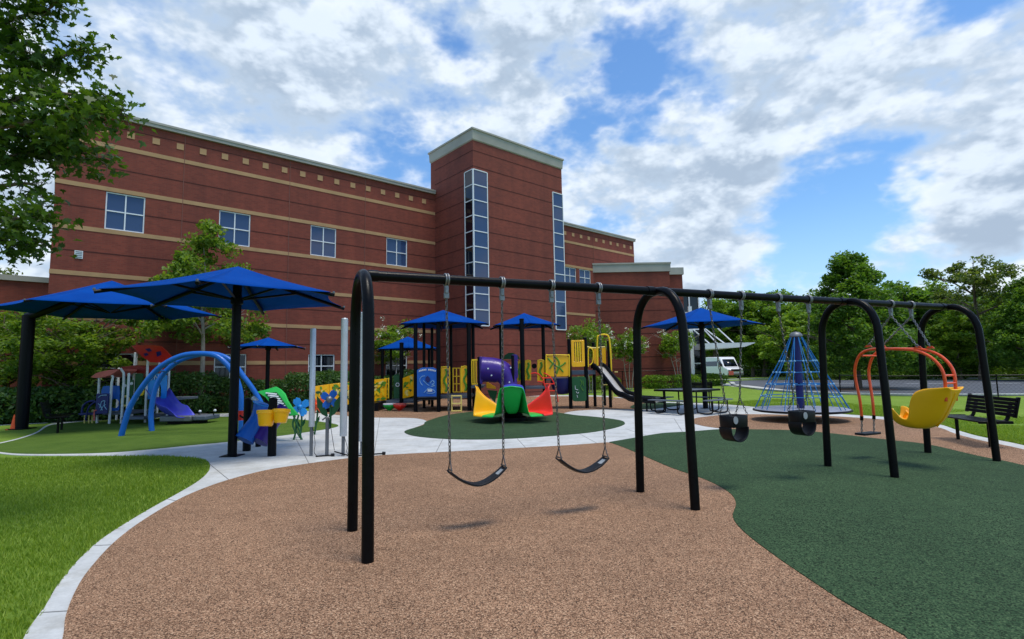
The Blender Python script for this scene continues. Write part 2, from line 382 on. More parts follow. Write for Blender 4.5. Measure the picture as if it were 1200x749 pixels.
def spline(pts, n=6, closed=False):
    P = [Vector(p) for p in pts]; m = len(P); out = []
    for i in range(m if closed else m - 1):
        if closed: a, b, c, d = P[(i - 1) % m], P[i], P[(i + 1) % m], P[(i + 2) % m]
        else: a, b, c, d = P[max(i - 1, 0)], P[i], P[i + 1], P[min(i + 2, m - 1)]
        for k in range(n):
            t = k / n; out.append(.5 * ((2 * b) + (c - a) * t + (2 * a - 5 * b + 4 * c - d) * t * t + (3 * b - a - 3 * c + d) * t ** 3))
    if not closed: out.append(P[-1])
    return out
# ================================================================== SETTING
def struct(o): o['kind'] = 'structure'; return o
# lawn: one sheet out to the horizon
m = MB(); N = 40; ext = 900
xs = sorted(set([-ext, -300, -120, 120, 300, ext] + list(range(-60, 61, 4))))
rows = [[Vector((x, y, 0 if (abs(x) < 61 and -12 < y < 61) else -.02)) for x in xs] for y in [-ext, -200, -40] + list(range(-12, 81, 4)) + [150, 300, ext]]
m.grid(rows); ground = struct(m.build('lawn_ground', 'lawn', smooth=False))

def sheet(name, world_pts, mt, z, depth=.08):
    P = [Vector((p.x, p.y, z)) for p in world_pts]; n = len(P); mm = MB()
    mm.add(P, [tuple(range(n))])
    mm.add([v for p in P for v in (p, p - Vector((0, 0, depth)))], [(2 * i, 2 * i + 1, (2 * i + 3) % (2 * n), (2 * i + 2) % (2 * n)) for i in range(n)])
    o = mm.build(name, mt, smooth=False); return struct(o)
def gp(pts, n=5): return spline([G(*p) for p in pts], n)
def straight(pts): return [G(*p) for p in pts]

lawn_edge = [(5, 800), (28, 749), (36, 735), (54, 710), (68, 686.5), (90, 659.5), (115, 636), (143.6, 616.5), (179.5, 595), (212, 577), (233, 564), (244, 553.6), (246, 544.6), (240.6, 539), (226, 536.7), (187, 534.6), (144, 534.6), (72, 534.5), (21.5, 534), (-5, 531), (-22, 526.5), (-5, 520.5), (21, 514.2), (42, 507), (52, 500), (60, 497)]
conc_back = [(97, 493), (180, 488.3), (250, 485.3), (330, 482.7), (368, 482)]
conc_far = [(420, 478), (480, 468), (600, 463.8), (690, 463.5), (735, 466), (765, 470), (800, 472), (829, 473), (860, 475), (892, 478), (940, 482), (991, 486), (1049, 490), (1099, 497.5), (1120, 504), (1146, 511.5), (1200, 522.5), (1300, 548), (1450, 600)]
conc = gp(lawn_edge) + gp(conc_back) + gp(conc_far) + straight([(1700, 800), (1500, 1100), (600, 1300), (100, 1150), (-10, 900)])
plaza = sheet('concrete_path', conc, 'concrete', .010)

brown_near = gp([(60, 800), (73.6, 749), (77, 724), (88, 695.5), (104, 670), (133, 638), (165, 613), (201, 591), (230, 577), (266, 564), (312, 552), (359, 544.6), (400, 539), (440, 535), (480, 532.5), (530, 530), (615, 525.5), (675, 522), (712, 519.2)]) + straight([(800, 540), (900, 580), (1000, 640), (1150, 749), (1250, 900), (600, 1150), (150, 1050)])
sheet('rubber_surfacing', brown_near, 'rubber_brown', .016)
brown_right = gp([(811, 494), (815, 490.7), (826.5, 489), (846, 487), (880, 486), (940, 487.0), (991, 489.2), (1049, 493.6), (1097, 501.0), (1118, 508.5), (1146, 516.2), (1200, 527.7), (1300, 554), (1420, 595)]) + straight([(1420, 640), (1200, 570), (1050, 530), (950, 518)]) + gp([(880, 508), (860, 504.5), (844.5, 502.7), (826.5, 500.3), (814.5, 497.5)])
sheet('rubber_surfacing', brown_right, 'rubber_brown', .016)
brown_back = gp([(362, 483.5), (389, 486), (410, 488.4), (441, 489.8), (480, 490.2), (495, 492), (500, 494.6), (495, 498.5), (480, 503.7)]) + gp([(520, 506), (600, 505), (650, 500), (670, 490)]) + gp([(659, 485.2), (670, 482.5), (692, 480.7), (730, 480.2), (765, 479.8), (775, 476.5), (768, 472), (735, 467.6), (690, 465), (600, 465.2), (480, 469.5), (420, 479.5)])
sheet('rubber_surfacing', brown_back, 'rubber_brown', .016)
green_main = gp([(714, 519.2), (740, 514.7), (776, 508.7), (805, 507), (844.5, 504), (876, 504.2), (921, 505), (963, 507.8), (1040, 516.5), (1087, 522), (1146, 535.6), (1200, 547), (1350, 590)]) + straight([(1500, 749), (1450, 1000), (1200, 900)]) + gp([(1060.5, 749), (993, 711), (948, 681.5), (903, 650), (871.5, 625), (859, 608), (862.5, 591.5), (853.5, 578), (826.5, 563.5), (788, 550), (760, 538), (735, 527)])
sheet('green_rubber_surfacing', green_main, 'rubber_green', .022)
green_circle = spline([G(*p) for p in [(500, 494.5), (496, 499), (478, 504.5), (474, 507.2), (480, 510.3), (495, 513), (530, 515.5), (565, 515.8), (605, 514.5), (655, 511), (692, 507.5), (717, 503), (730, 499), (732, 496), (725, 493), (700, 489.5), (675, 487.3), (659.5, 485), (640, 482.6), (600, 481.2), (560, 482.5), (525, 487)]], 5, True)
sheet('green_rubber_surfacing', green_circle, 'rubber_green', .022)
sheet('green_rubber_surfacing', spline([G(*p) for p in [(739, 478.5), (752, 480.0), (769, 479.4), (800, 475), (795, 473.2), (768, 472.5), (745, 474.5)]], 5, True), 'rubber_green', .022)
turf = gp([(-19, 526.5), (-4, 521.5), (21, 515.6), (43, 508.2), (54, 501), (62, 498)]) + gp([(97, 494.6), (180, 490.2), (250, 488.8), (314, 489.8), (361, 493), (390, 497), (396.5, 499.4), (390, 502), (373, 505), (324, 512), (262, 519), (224, 522.5), (180, 527), (130, 531), (72, 532.6), (21.5, 532.3), (-5, 529.6)])
turf_o = sheet('synthetic_turf', turf, 'turf', .016)
def strip(name, pts, w, mt, z):
    P = pts; L = []; Rr = []
    for i in range(len(P)):
        t = (P[min(i + 1, len(P) - 1)] - P[max(i - 1, 0)]); t.z = 0; t.normalize(); q = Vector((-t.y, t.x, 0)) * w * .5
        L.append(P[i] + q); Rr.append(P[i] - q)
    return sheet(name, L + Rr[::-1], mt, z)
strip('concrete_curb', gp([(-60, 502), (0, 498.6), (50, 496), (97, 493.4)]), .16, 'concrete', .013)
# tooled joints in the path: shallow dark grooves, one per joint
mat('groove', (.20, .20, .19), .95)
for a, b in [((519, 515), (511, 531)), ((606, 514.6), (616, 525.4)), ((679, 509), (700, 520.3)), ((733, 503), (760, 512)), ((445, 490.2), (438, 535)), ((246, 545), (268, 563)), ((345, 511), (362, 544)), ((110, 641), (130, 640)), ((48, 720), (80, 718)), ((196, 586), (206, 588)), ((735, 490), (790, 491)), ((790, 491), (800, 507)), ((500, 498), (445, 500))]:
    d = (G(*b) - G(*a)).normalized(); q = Vector((-d.y, d.x, 0)) * .006; a = G(*a); b = G(*b)
    o = MB().prism([(0, 0), (1, 0), (1, 1), (0, 1)], Vector((a - q).to_tuple()) + Vector((0, 0, .009)), b - a, q * 2, (0, 0, .0035)).build('joint', 'groove', plaza, smooth=False)

# road and planting bed beyond the lawn on the right
road = gp([(864, 452.5), (905, 457.5), (960, 460.5), (1040, 463), (1120, 463.5), (1200, 463), (1350, 462)]) + gp([(1350, 441), (1200, 444.5), (1100, 445), (1000, 445), (930, 444.8), (880, 445.5), (850, 447)])
struct(sheet('road', road, 'asphalt', .004, .03))
strip('road_kerb', gp([(858, 449.0), (864, 453), (905, 458.2), (960, 461.4), (1040, 463.9), (1120, 464.4), (1200, 463.9), (1350, 462.8)]), .32, 'concrete', .10)
strip('driveway', gp([(800, 446), (850, 450.5), (905, 457)]), 1.5, 'concrete', .008)
strip('road_kerb', gp([(845, 446), (880, 444.7), (930, 444), (1000, 444.3), (1100, 444.3), (1200, 443.8), (1350, 440.5)]), .4, 'concrete', .12)
for a, b in (((955, 449.0), (1010, 449.4)), ((1060, 449.6), (1115, 449.6)), ((1150, 449.4), (1195, 449.2))):
    strip('road_marking', [G(*a), G(*b)], .16, 'white_paint', .009)
sheet('mulch_bed', gp([(1000, 443), (1100, 443.3), (1200, 442.6), (1380, 438)]) + gp([(1380, 431), (1200, 434), (1100, 435.5), (1000, 436)]), 'mulch', .03, .05)
sheet('mulch_bed', [G(1005, 456.5) + Vector((math.cos(a) * 1.9, math.sin(a) * 1.9, 0)) for a in np.linspace(0, 2 * PI, 20)[:-1]], 'mulch', .012, .02)

# wooded hill on the skyline to the right
m = MB(); rows = []
for j in range(14):
    t = j / 13; row = []
    for i in range(60):
        x = -60 + 700 * i / 59; y = 260 + 200 * t
        bumpy = 6 * math.sin(x * .021 + 1) + 4 * math.sin(x * .052 + y * .03) + 2.5 * math.sin(x * .13 + y * .1) + random.uniform(-1.2, 1.2)
        rise = min(1, max(0, (x - 90) / 190)); rise = rise * rise * (3 - 2 * rise)
        row.append(Vector((x, y, -1 + math.sin(PI * min(1, t * 1.25) / 1.25 * 1.2) ** .8 * (14 + 26 * rise + bumpy * .8) if 0 < t else -1)))
    rows.append(row)
m.grid(rows)
def hill_mat():
    mm, nt, b = new_mat('wooded_hill')
    t = nd(nt, 'ShaderNodeTexCoord'); v = nd(nt, 'ShaderNodeTexVoronoi'); v.inputs['Scale'].default_value = .16; nt.links.new(t.outputs['Object'], v.inputs['Vector'])
    s = nd(nt, 'ShaderNodeSeparateColor'); nt.links.new(v.outputs['Color'], s.inputs[0])
    nt.links.new(ramp(nt, s.outputs[0], [(0, (.02, .045, .02)), (1, (.05, .085, .035))]), b.inputs['Base Color']); b.inputs['Roughness'].default_value = .95
    bump(nt, b, v.outputs['Distance'], -1, 4.)
hill_mat()
struct(m.build('hill', 'wooded_hill'))

# ================================================================== BUILDING
FA = .7138
BO = Vector((-17.1234, 19.3391, 0))
bld = thing('brick_building', 'large red brick building with tan bands, tall corner tower and flat roof', 'building', BO, FA)
def wall_open(x0, x1, z0, z1, openings, y=0., depth=.14):
    """front wall at local y with recessed openings; returns MB"""
    m = MB(); xs = sorted({x0, x1, *[o[0] for o in openings], *[o[1] for o in openings]}); zs = sorted({z0, z1, *[o[2] for o in openings], *[o[3] for o in openings]})
    for i in range(len(xs) - 1):
        for k in range(len(zs) - 1):
            cx, cz = (xs[i] + xs[i + 1]) / 2, (zs[k] + zs[k + 1]) / 2
            if any(o[0] < cx < o[1] and o[2] < cz < o[3] for o in openings): continue
            m.add([(xs[i], y, zs[k]), (xs[i + 1], y, zs[k]), (xs[i + 1], y, zs[k + 1]), (xs[i], y, zs[k + 1])], [(0, 1, 2, 3)])
    for a, b, c, d in openings:
        q = [(a, c), (b, c), (b, d), (a, d)]
        for i in range(4):
            p, r = q[i], q[(i + 1) % 4]
            m.add([(p[0], y, p[1]), (r[0], y, r[1]), (r[0], y + depth, r[1]), (p[0], y + depth, p[1])], [(0, 1, 2, 3)])
    return m
WX = [(1.53, 2.82), (5.54, 6.83), (9.59, 10.89), (13.70, 14.98)]
op_left = [(a, b, 7.32, 8.83) for a, b in WX] + [(a, b, .75, 2.42) for a, b in WX]
m = wall_open(0, 16.82, -.1, 11.86, op_left)
m.add([(0, 0, -.1), (0, 16, -.1), (0, 16, 11.86), (0, 0, 11.86)], [(0, 1, 2, 3)])
m.add([(0, 0, 11.86), (16.82, 0, 11.86), (16.82, 16, 11.86), (0, 16, 11.86)], [(0, 1, 2, 3)])
m.add([(0, 16, -.1), (40, 16, -.1), (40, 16, 11.86), (0, 16, 11.86)], [(0, 1, 2, 3)])
def bpart(m, name, mt, parent=None, **k): return m.build(name, mt, parent or bld, local=True, **k)
bpart(m, 'wall', 'brick', smooth=False)
op_right = [(27.69, 28.95, 7.32, 8.83), (29.32, 30.56, 7.32, 8.83)]
m = wall_open(23.7, 36.1, -.1, 11.86, op_right)
m.add([(36.1, 0, -.1), (36.1, 16, -.1), (36.1, 16, 11.86), (36.1, 0, 11.86)], [(0, 1, 2, 3)]); m.add([(16.82, 0, 11.86), (36.1, 0, 11.86), (36.1, 16, 11.86), (16.82, 16, 11.86)], [(0, 1, 2, 3)])
bpart(m, 'wall', 'brick', smooth=False)
# low recessed wing at the left end
m = MB().bx(-22, -.004, 7, 15, -.1, 5.95); bpart(m, 'low_wing', 'brick', smooth=False)
bpart(MB().bx(-22, -.004, 6.9, 15.1, 5.953, 6.2), 'coping', 'cornice', smooth=False)
# bands
for z in (10.70, 8.93, 7.23, 5.46, 3.76, 2.03):
    segs = [(0, 16.82)]
    if z == 2.03:
        segs = []; x = 0
        for a, b in WX: segs.append((x, a - .01)); x = b + .01
        segs.append((x, 16.82))
    for a, b in segs:
        bpart(MB().bx(a - (.014 if a == 0 else 0), b - .003, -.016, .05, z - .085, z + .085), 'stone_band', 'tan_stone', smooth=False)
    if z in (10.70, 8.93, 5.46):
        for a, b in ([(23.703, 36.114)] if z != 8.93 else [(23.703, 36.114)]): bpart(MB().bx(a, b, -.016, .05, z - .085, z + .085), 'stone_band', 'tan_stone', smooth=False)
# accent tiles
tile = None
for x0, n, st in ((1.36, 18, .865), (27.0, 11, .868)):
    for k in range(n):
        x = x0 + k * st
        if x > 16.6 and x0 < 5: continue
        if tile is None: tile = bpart(MB().bx(-.13, .13, -.02, .04, -.13, .13), 'accent_tile', 'tan_stone', smooth=False); o = tile
        else: o = tile.copy(); COL.objects.link(o)
        o.location = (x, 0, 11.31)
# dark soldier courses between the bands, vertical control joints
for z in (11.52, 9.8, 6.33, 4.6, 2.9): bpart(MB().bx(-.006, 16.817, -.006, .03, z - .02, z + .02), 'brick_course', 'dark_brick', smooth=False)
x = 0
for a, b in WX + [(16.817, 0)]:
    bpart(MB().bx(x, a - .004, -.006, .03, 8.06, 8.10), 'brick_course', 'dark_brick', smooth=False); x = b + .004
for z in (11.52, 9.8, 6.6, 4.6, 3.7): bpart(MB().bx(23.71, 36.1, -.006, .03, z - .02, z + .02), 'brick_course', 'dark_brick', smooth=False)
for x, zt in ((4.13, 11.86), (8.54, 11.86), (12.44, 11.86)): bpart(MB().bx(x - .012, x + .012, -.019, .02, 0, zt), 'control_joint', 'joint', smooth=False)
bpart(MB().bx(30.94, 30.965, -.019, .02, 0, 11.86), 'control_joint', 'joint', smooth=False)
# cornices
for a, b in ((-.12, 16.80), (23.72, 36.22)):
    bpart(MB().bx(a, b, -.12, 16.1, 11.863, 12.0).bx(a - .03, b, -.15, 16.13, 12.0, 12.09), 'cornice', 'cornice', smooth=False)
bpart(MB().bx(.68, .93, -.03, .02, 6.03, 6.33), 'wall_vent', 'white_frame', smooth=False)
for k in range(4): bpart(MB().box((.805, -.034, 6.075 + k * .07), (.2, .01, .03)), 'vent_slat', 'grey_steel', smooth=False)
# windows (frame + four panes each)
def window(x0, x1, z0, z1, y=.085, split=.5, glass='window_glass'):
    w = bpy.data.objects.new('window', None); COL.objects.link(w); w.parent = bld; w.location = (x0, y, z0); w.empty_display_size = .1
    W, H = x1 - x0, z1 - z0; t = .045; zs = H * split
    m = MB().bx(0, W, -.05, .05, 0, t).bx(0, W, -.05, .05, H - t, H).bx(0, t, -.05, .05, t, H - t).bx(W - t, W, -.05, .05, t, H - t)
    m.bx(W / 2 - t / 2, W / 2 + t / 2, -.045, .045, t, H - t); m.bx(t, W / 2 - t / 2, -.04, .04, zs - t / 2, zs + t / 2).bx(W / 2 + t / 2, W - t, -.04, .04, zs - t / 2, zs + t / 2)
    m.build('frame', 'white_frame', w, local=True, smooth=False)
    for a, b in ((t, W / 2 - t / 2), (W / 2 + t / 2, W - t)):
        for c, d in ((t, zs - t / 2), (zs + t / 2, H - t)): MB().bx(a, b, -.006, .006, c, d).build('pane', glass, w, local=True, smooth=False)
    return w
for a, b in WX: window(a, b, 7.32, 8.83)
for a, b in WX: window(a, b, .75, 2.42, split=.66, glass='dark_glass')
for a, b, c, d in op_right: window(a, b, c, d, split=.6)
# dark interior backing so the openings are closed
for a, b, c, d in op_left + op_right: bpart(MB().bx(a - .05, b + .05, .14, .2, c - .05, d + .05), 'wall_backing', 'dark_brick', smooth=False)

# tower
TY = -3.76; TX0, TX1 = 16.82, 23.70; TZ = 13.9
bpart(MB().bx(TX0, TX1, TY, .45, -.1, TZ), 'tower_wall', 'brick', smooth=False)
m = MB()
prof = [(0.0, 0.0), (.05, .05), (.08, .55), (.13, .57), (.13, .66), (.05, .68)]
ring = []
for o_, z_ in prof:
    ring.append([Vector((TX0 - o_, TY - o_, TZ + z_)), Vector((TX1 + o_, TY - o_, TZ + z_)), Vector((TX1 + o_, 0.45 + o_, TZ + z_)), Vector((TX0 - o_, 0.45 + o_, TZ + z_))])
m.grid(ring, True); m.add(ring[-1], [(0, 1, 2, 3)]); bpart(m, 'tower_cornice', 'cornice', smooth=False)
for k in range(16):
    z = 13.33 - k * .872
    if z < .2: break
    strip_z = 3.85 < z < 12.27
    fx0, fx1 = (17.80, 22.79) if strip_z else (TX0 - .006, TX1 + .006)
    bpart(MB().bx(fx0, fx1, TY - .007, TY + .02, z - .02, z + .02), 'brick_course', 'dark_brick', smooth=False)
    bpart(MB().bx(TX0 - .007, TX0 + .02, (TY + .74) if strip_z else TY + .02, -.002, z - .02, z + .02), 'brick_course', 'dark_brick', smooth=False)
def strip_window(cols, z0, z1, n, plane):
    """stack of glass panes; plane 'x' = front face, 'y' = side face"""
    w = bpy.data.objects.new('strip_window', None); COL.objects.link(w); w.parent = bld; w.location = (0, 0, 0); w.empty_display_size = .1
    h = (z1 - z0) / n; t = .05
    for a, b, pl in cols:
        def B(u0, u1, d0, d1, c, d): return MB().bx(u0, u1, TY - d1, TY - d0, c, d) if pl == 'x' else MB().bx(TX0 - d1, TX0 - d0, u0, u1, c, d)
        f = MB(); e = .003 if pl == 'y' else 0
        for q in [B(a, a + t, -.02 + e, .05 + e, z0, z1), B(b - t, b, -.02 + e, .05 + e, z0, z1)] + [B(a + t, b - t, -.02, .045, z0 + k * h - t / 2, z0 + k * h + t / 2) for k in range(n + 1)]:
            f.add(q.v, q.f)
        f.build('frame', 'white_frame', w, local=True, smooth=False)
        for k in range(n):
            B(a + t, b - t, -.02, .02, z0 + k * h + t / 2, z0 + (k + 1) * h - t / 2).build('pane', 'window_glass' if (pl == 'x') else 'dark_glass', w, local=True, smooth=False)
strip_window([(TX0 - .04, 17.78, 'x'), (TY - .03, TY + .75, 'y')], 3.85, 12.27, 10, 'x')
strip_window([(22.81, TX1 + .02, 'x')], 3.85, 12.27, 10, 'x')

# entrance block on the right with its faces turned to the playground (world aligned)
_binv = Matrix.LocRotScale(BO, Matrix.Rotation(FA, 3, 'Z').to_quaternion(), None).inverted()
def wpart(m, name, mt, **k):
    o = m.build(name, mt, None, smooth=False, **k); o.parent = bld; o.matrix_parent_inverse = _binv; return o
EY = 39.6; p = A(695, 309, EY); q = A(784, 309, EY); EX0, EX1, EZ = p.x, q.x, p.z
wpart(MB().bx(EX0, EX1, EY, EY + 9, -.1, EZ - .7), 'entrance_wall', 'brick'); wpart(MB().bx(EX0 - .05, EX1 + .08, EY - .08, EY + 9, EZ - .697, EZ - .12).bx(EX0 - .08, EX1 + .12, EY - .13, EY + 9.1, EZ - .12, EZ), 'entrance_cornice', 'cornice')
for k in range(9): wpart(MB().bx(EX0, EX1 + .004, EY - .007, EY + .02, EZ - 1.9 - k * .87 - .028, EZ - 1.9 - k * .87 + .028), 'brick_course', 'dark_brick')
EX2 = A(799, 313, 40.8).x
wpart(MB().bx(EX1, EX2, 40.8, 48, -.1, EZ - .75), 'entrance_wall', 'brick'); wpart(MB().bx(EX1 + .13, EX2 + .1, 40.7, 48.1, EZ - .747, EZ - .2), 'entrance_cornice', 'cornice')
for k in range(9): wpart(MB().bx(EX1 + .01, EX2 + .004, 40.793, 40.82, EZ - 1.9 - k * .87 - .028, EZ - 1.9 - k * .87 + .028), 'brick_course', 'dark_brick')
GX0, GX1, GY = EX2 + .02, A(819, 400, 42.5).x, 42.0
gz = A(803, 345, 42).z
wpart(MB().bx(GX0, GX1 - .05, GY + .05, 47, 0, gz - .03), 'entrance_core', 'dark_glass')
m = MB()
for x in (GX0 + .03, (GX0 + GX1) / 2, GX1 - .04): m.bx(x - .05, x + .05, GY - .06, GY + .04, 0, gz)
for z in np.arange(.4, gz, 1.35): m.bx(GX0 + .08, GX1 - .09, GY - .05, GY + .03, z - .05, z + .05)
wpart(m, 'entrance_frame', 'white_frame')
c0 = A(812, 404.5, 42); c1 = A(868, 404, 42)
wpart(MB().prism([(c0.x, c0.z - .42), (c1.x - .8, c0.z - .30), (c1.x, c0.z - .03), (c1.x, c0.z + .02), (c0.x, c0.z + .02)], (0, 39.5, 0), (1, 0, 0), (0, 0, 1), (0, 5.0, 0)), 'canopy', 'white_frame')
for px, tx, ty in ((833, 806, 380), (842, 815, 376), (851, 824.5, 384), (862, 838, 382)):
    m = MB()
    a = A(px, 404.0, 41.2); b = A(tx, ty, 41.2) if px != 833 else A(812, 386, 41.2)
    m.rod(a, b, .045, 6); wpart(m, 'canopy_rod', 'white_frame')
mm = MB().bx(A(808, 400, 41.2).x, A(812, 400, 41.2).x, 41.1, 41.35, 0, 6.2); wpart(mm, 'canopy_mast', 'white_frame')
# ================================================================== SWING SET
BA = .4193; B0 = Vector((-1.3579, 4.7463, 0)); BD = Vector((math.cos(BA), math.sin(BA), 0)); BN = Vector((-math.sin(BA), math.cos(BA), 0))
BH = 2.38; BAYS = [0, 3.338, 6.691, 9.139]
def on_plane(px, py, O, n):
    d = ray(px, py); return CAM + d * ((O - CAM).dot(n) / d.dot(n))
def BP(px, py):
    P = on_plane(px, py, B0, BN); return (P - B0).dot(BD), P.z
sw = thing('swing_frame', 'long black steel swing frame with four hooped legs and one top beam', 'swing frame', B0 + Vector((0, 0, .016)))
PR = .049
for s in BAYS:
    c = B0 + BD * s; path = []
    w, hw, ah = .459, .405, .52
    path.append(c + BN * w + Vector((0, 0, -.02))); path.append(c + BN * (w * .55 + hw * .45) + Vector((0, 0, 1.0)))
    for k in range(17):
        a = PI * k / 16; path.append(c + BN * hw * math.copysign(abs(math.cos(a)) ** .85, math.cos(a)) + Vector((0, 0, BH - ah + ah * math.sin(a) ** .9 if math.sin(a) > 0 else BH - ah)))
    path.append(c - BN * (w * .55 + hw * .45) + Vector((0, 0, 1.0))); path.append(c - BN * w + Vector((0, 0, -.02)))
    MB().tube(path, PR, 16).build('hooped_leg', 'black_steel', sw)
for i in range(3):
    MB().rod(B0 + BD * (BAYS[i] + .03) + Vector((0, 0, BH)), B0 + BD * (BAYS[i + 1] - .03) + Vector((0, 0, BH)), PR * .98, 16).build('top_beam', 'black_steel', sw)
    for s in (BAYS[i] + .10, BAYS[i + 1] - .10):
        MB().rod(B0 + BD * (s - .045) + Vector((0, 0, BH)), B0 + BD * (s + .045) + Vector((0, 0, BH)), PR * 1.12, 16).build('beam_sleeve', 'black_steel', sw)
def hanger(s, parent):
    """clamp round the beam with a swivel under it; returns the chain's top point"""
    c = B0 + BD * s + Vector((0, 0, BH)); m = MB()
    ring = [c + (BN * math.cos(a) + Vector((0, 0, 1)) * math.sin(a)) * (PR + .007) for a in np.linspace(0, 2 * PI, 17)[:-1]]
    for d in (-.012, .012): m.tube([p + BD * d for p in ring], .011, 6, closed=True)
    m.box(c - Vector((0, 0, PR + .045)), (.034, .05, .075), BA); m.box(c - Vector((0, 0, PR + .105)), (.05, .03, .055), BA)
    m.build('beam_clamp', 'galvanized', parent, bevel=.003)
    return c - Vector((0, 0, PR + .125))
def chain(p0, p1, mt, parent, link=.05, r=.0054):
    p0 = Vector(p0); p1 = Vector(p1); L = (p1 - p0).length; n = max(2, round(L / (link - 2 * r))); d = (p1 - p0) / L; x = d.orthogonal().normalized(); y = d.cross(x); m = MB()
    step = L / n; hl = step / 2 + r * .9; w = .0105
    for k in range(n):
        c = p0 + d * step * (k + .5); q = x if k % 2 else y; P = []
        for a in np.linspace(0, 2 * PI, 9)[:-1]:
            u = math.cos(a); v = math.sin(a); P.append(c + d * (hl * math.copysign(abs(u) ** .6, u)) + q * (w * math.copysign(abs(v) ** .6, v)))
        m.tube(P, r, 4, closed=True)
    return m.build('chain', mt, parent)
swings_grp = 'swings hanging from the black frame'
# --- belt swings
def belt(tl, tr, el, er, low, label):
    s0, z0 = BP(*el); s1, z1 = BP(*er); _, zl = BP(*low); a, _ = BP(*tl); b, _ = BP(*tr); zm = (z0 + z1) / 2
    t = thing('belt_swing', label, 'swing', B0 + BD * (s0 + s1) / 2, 0, swings_grp)
    ha, hb = hanger(a, t), hanger(b, t)
    rows = []; n = 20; hwid = .075
    for i in range(n + 1):
        u = i / n; s = s0 + (s1 - s0) * u; sag = 1 - abs(2 * u - 1) ** 1.75
        z = z0 + (z1 - z0) * u + (zl - zm) * sag
        wd = hwid * (.72 + .28 * min(1, 4 * min(u, 1 - u) + .25))
        rows.append([B0 + BD * s + BN * wd * k + Vector((0, 0, z + .012 * (k * k))) for k in (-1, -.5, 0, .5, 1)])
    MB().grid(rows).build('seat', 'seat_rubber', t, solid=.016, bevel=.003)
    for (s, z, top, sg) in ((s0, z0, ha, 1), (s1, z1, hb, -1)):
        e = B0 + BD * (s + .012 * sg) + Vector((0, 0, z + .02))
        m = MB()
        for k in (-1, 1): m.rod(e + BN * .05 * k, e + Vector((0, 0, .10)), .006, 6)
        m.rod(e - BN * .058, e + BN * .058, .008, 6); m.build('seat_hanger', 'dark_chain', t)
        chain(top, e + Vector((0, 0, .10)), 'dark_chain', t)
    # maker's plate on the right end of the seat (blank pale plate)
    i = n - 2; c = [r for r in rows[i - 1:n]]
    m = MB().grid([[p + Vector((0, 0, .0105)) for p in r[1:4]] for r in c]); m.build('seat_plate', 'seat_label', t)
    return t
belt((523, 330), (588, 334), (526, 553.5), (591.5, 548), (563, 568.5), 'black belt swing nearest the camera, hanging lower left in the first bay')
belt((646, 337), (701, 340), (654, 538.5), (710.5, 537), (685, 553.5), 'black belt swing on the right in the first bay, before the second hooped leg')
# --- bucket swings
def bucket(tl, tr, c_px, wpx, label):
    cs, cz = BP(*c_px); C0 = B0 + BD * cs
    t = thing('bucket_swing', label, 'swing', C0, 0, swings_grp)
    zt = cz + .15; W = .145; Dp = .12
    def ring(z, k=1.0): return [C0 + BD * (W * k * math.copysign(abs(math.cos(a)) ** .6, math.cos(a))) + BN * (Dp * k * math.copysign(abs(math.sin(a)) ** .6, math.sin(a))) + Vector((0, 0, z)) for a in np.linspace(0, 2 * PI, 25)[:-1]]
    MB().grid([ring(zt), ring(zt - .06), ring(zt - .14, .97)], True).build('seat_band', 'seat_rubber', t, solid=.018, bevel=.004)
    rows = []
    for i in range(15):
        a = PI * i / 14; rows.append([C0 + BD * (W * .97 * math.cos(a)) + BN * (Dp * .8 * k) + Vector((0, 0, zt - .14 - .17 * math.sin(a) ** .8)) for k in (-1, -.3, .3, 1)])
    MB().grid(rows).build('seat_sling', 'seat_rubber', t, solid=.016, bevel=.004)
    for top, sg in ((tl, -1), (tr, 1)):
        a, _ = BP(*top); h = hanger(a, t); j = C0 + BD * (W * .86 * sg) + Vector((0, 0, zt + .20))
        chain(h, j, 'dark_chain', t)
        for k in (-1, 1): chain(j, C0 + BD * (W * .95 * sg) + BN * (Dp * .75 * k) + Vector((0, 0, zt)), 'dark_chain', t, .04, .0035)
        if False: MB().lathe([(.0, 0), (.045, 0), (.045, .008), (0, .008)], C0 + BD * ((W + .009) * sg) + Vector((0, 0, zt - .06)) - BN * 0, 14, Matrix.Rotation(BA, 3, 'Z') @ Matrix.Rotation(PI / 2 * sg, 3, 'Y')).build('seat_plate', 'seat_label', t)
        if sg > 0: continue
        pl = [C0 + BD * (W * .70 * sg + .036 * math.cos(q)) - BN * (Dp + .010) + Vector((0, 0, zt - .05 + .045 * math.sin(q))) for q in np.linspace(0, 2 * PI, 15)[:-1]]
        MB().add([p for p in pl] + [p - BN * .006 for p in pl], [tuple(range(14)), tuple(range(14, 28))] + [(i, (i + 1) % 14, 14 + (i + 1) % 14, 14 + i) for i in range(14)]).build('seat_plate', 'seat_label', t)
    return t
bucket((831, 345), (868, 348), (860, 501), 0, 'black infant bucket swing in the middle bay beside the second hooped leg')
bucket((911.5, 350), (947, 352), (940, 495), 0, 'black infant bucket swing in the middle bay in front of the rope pyramid')
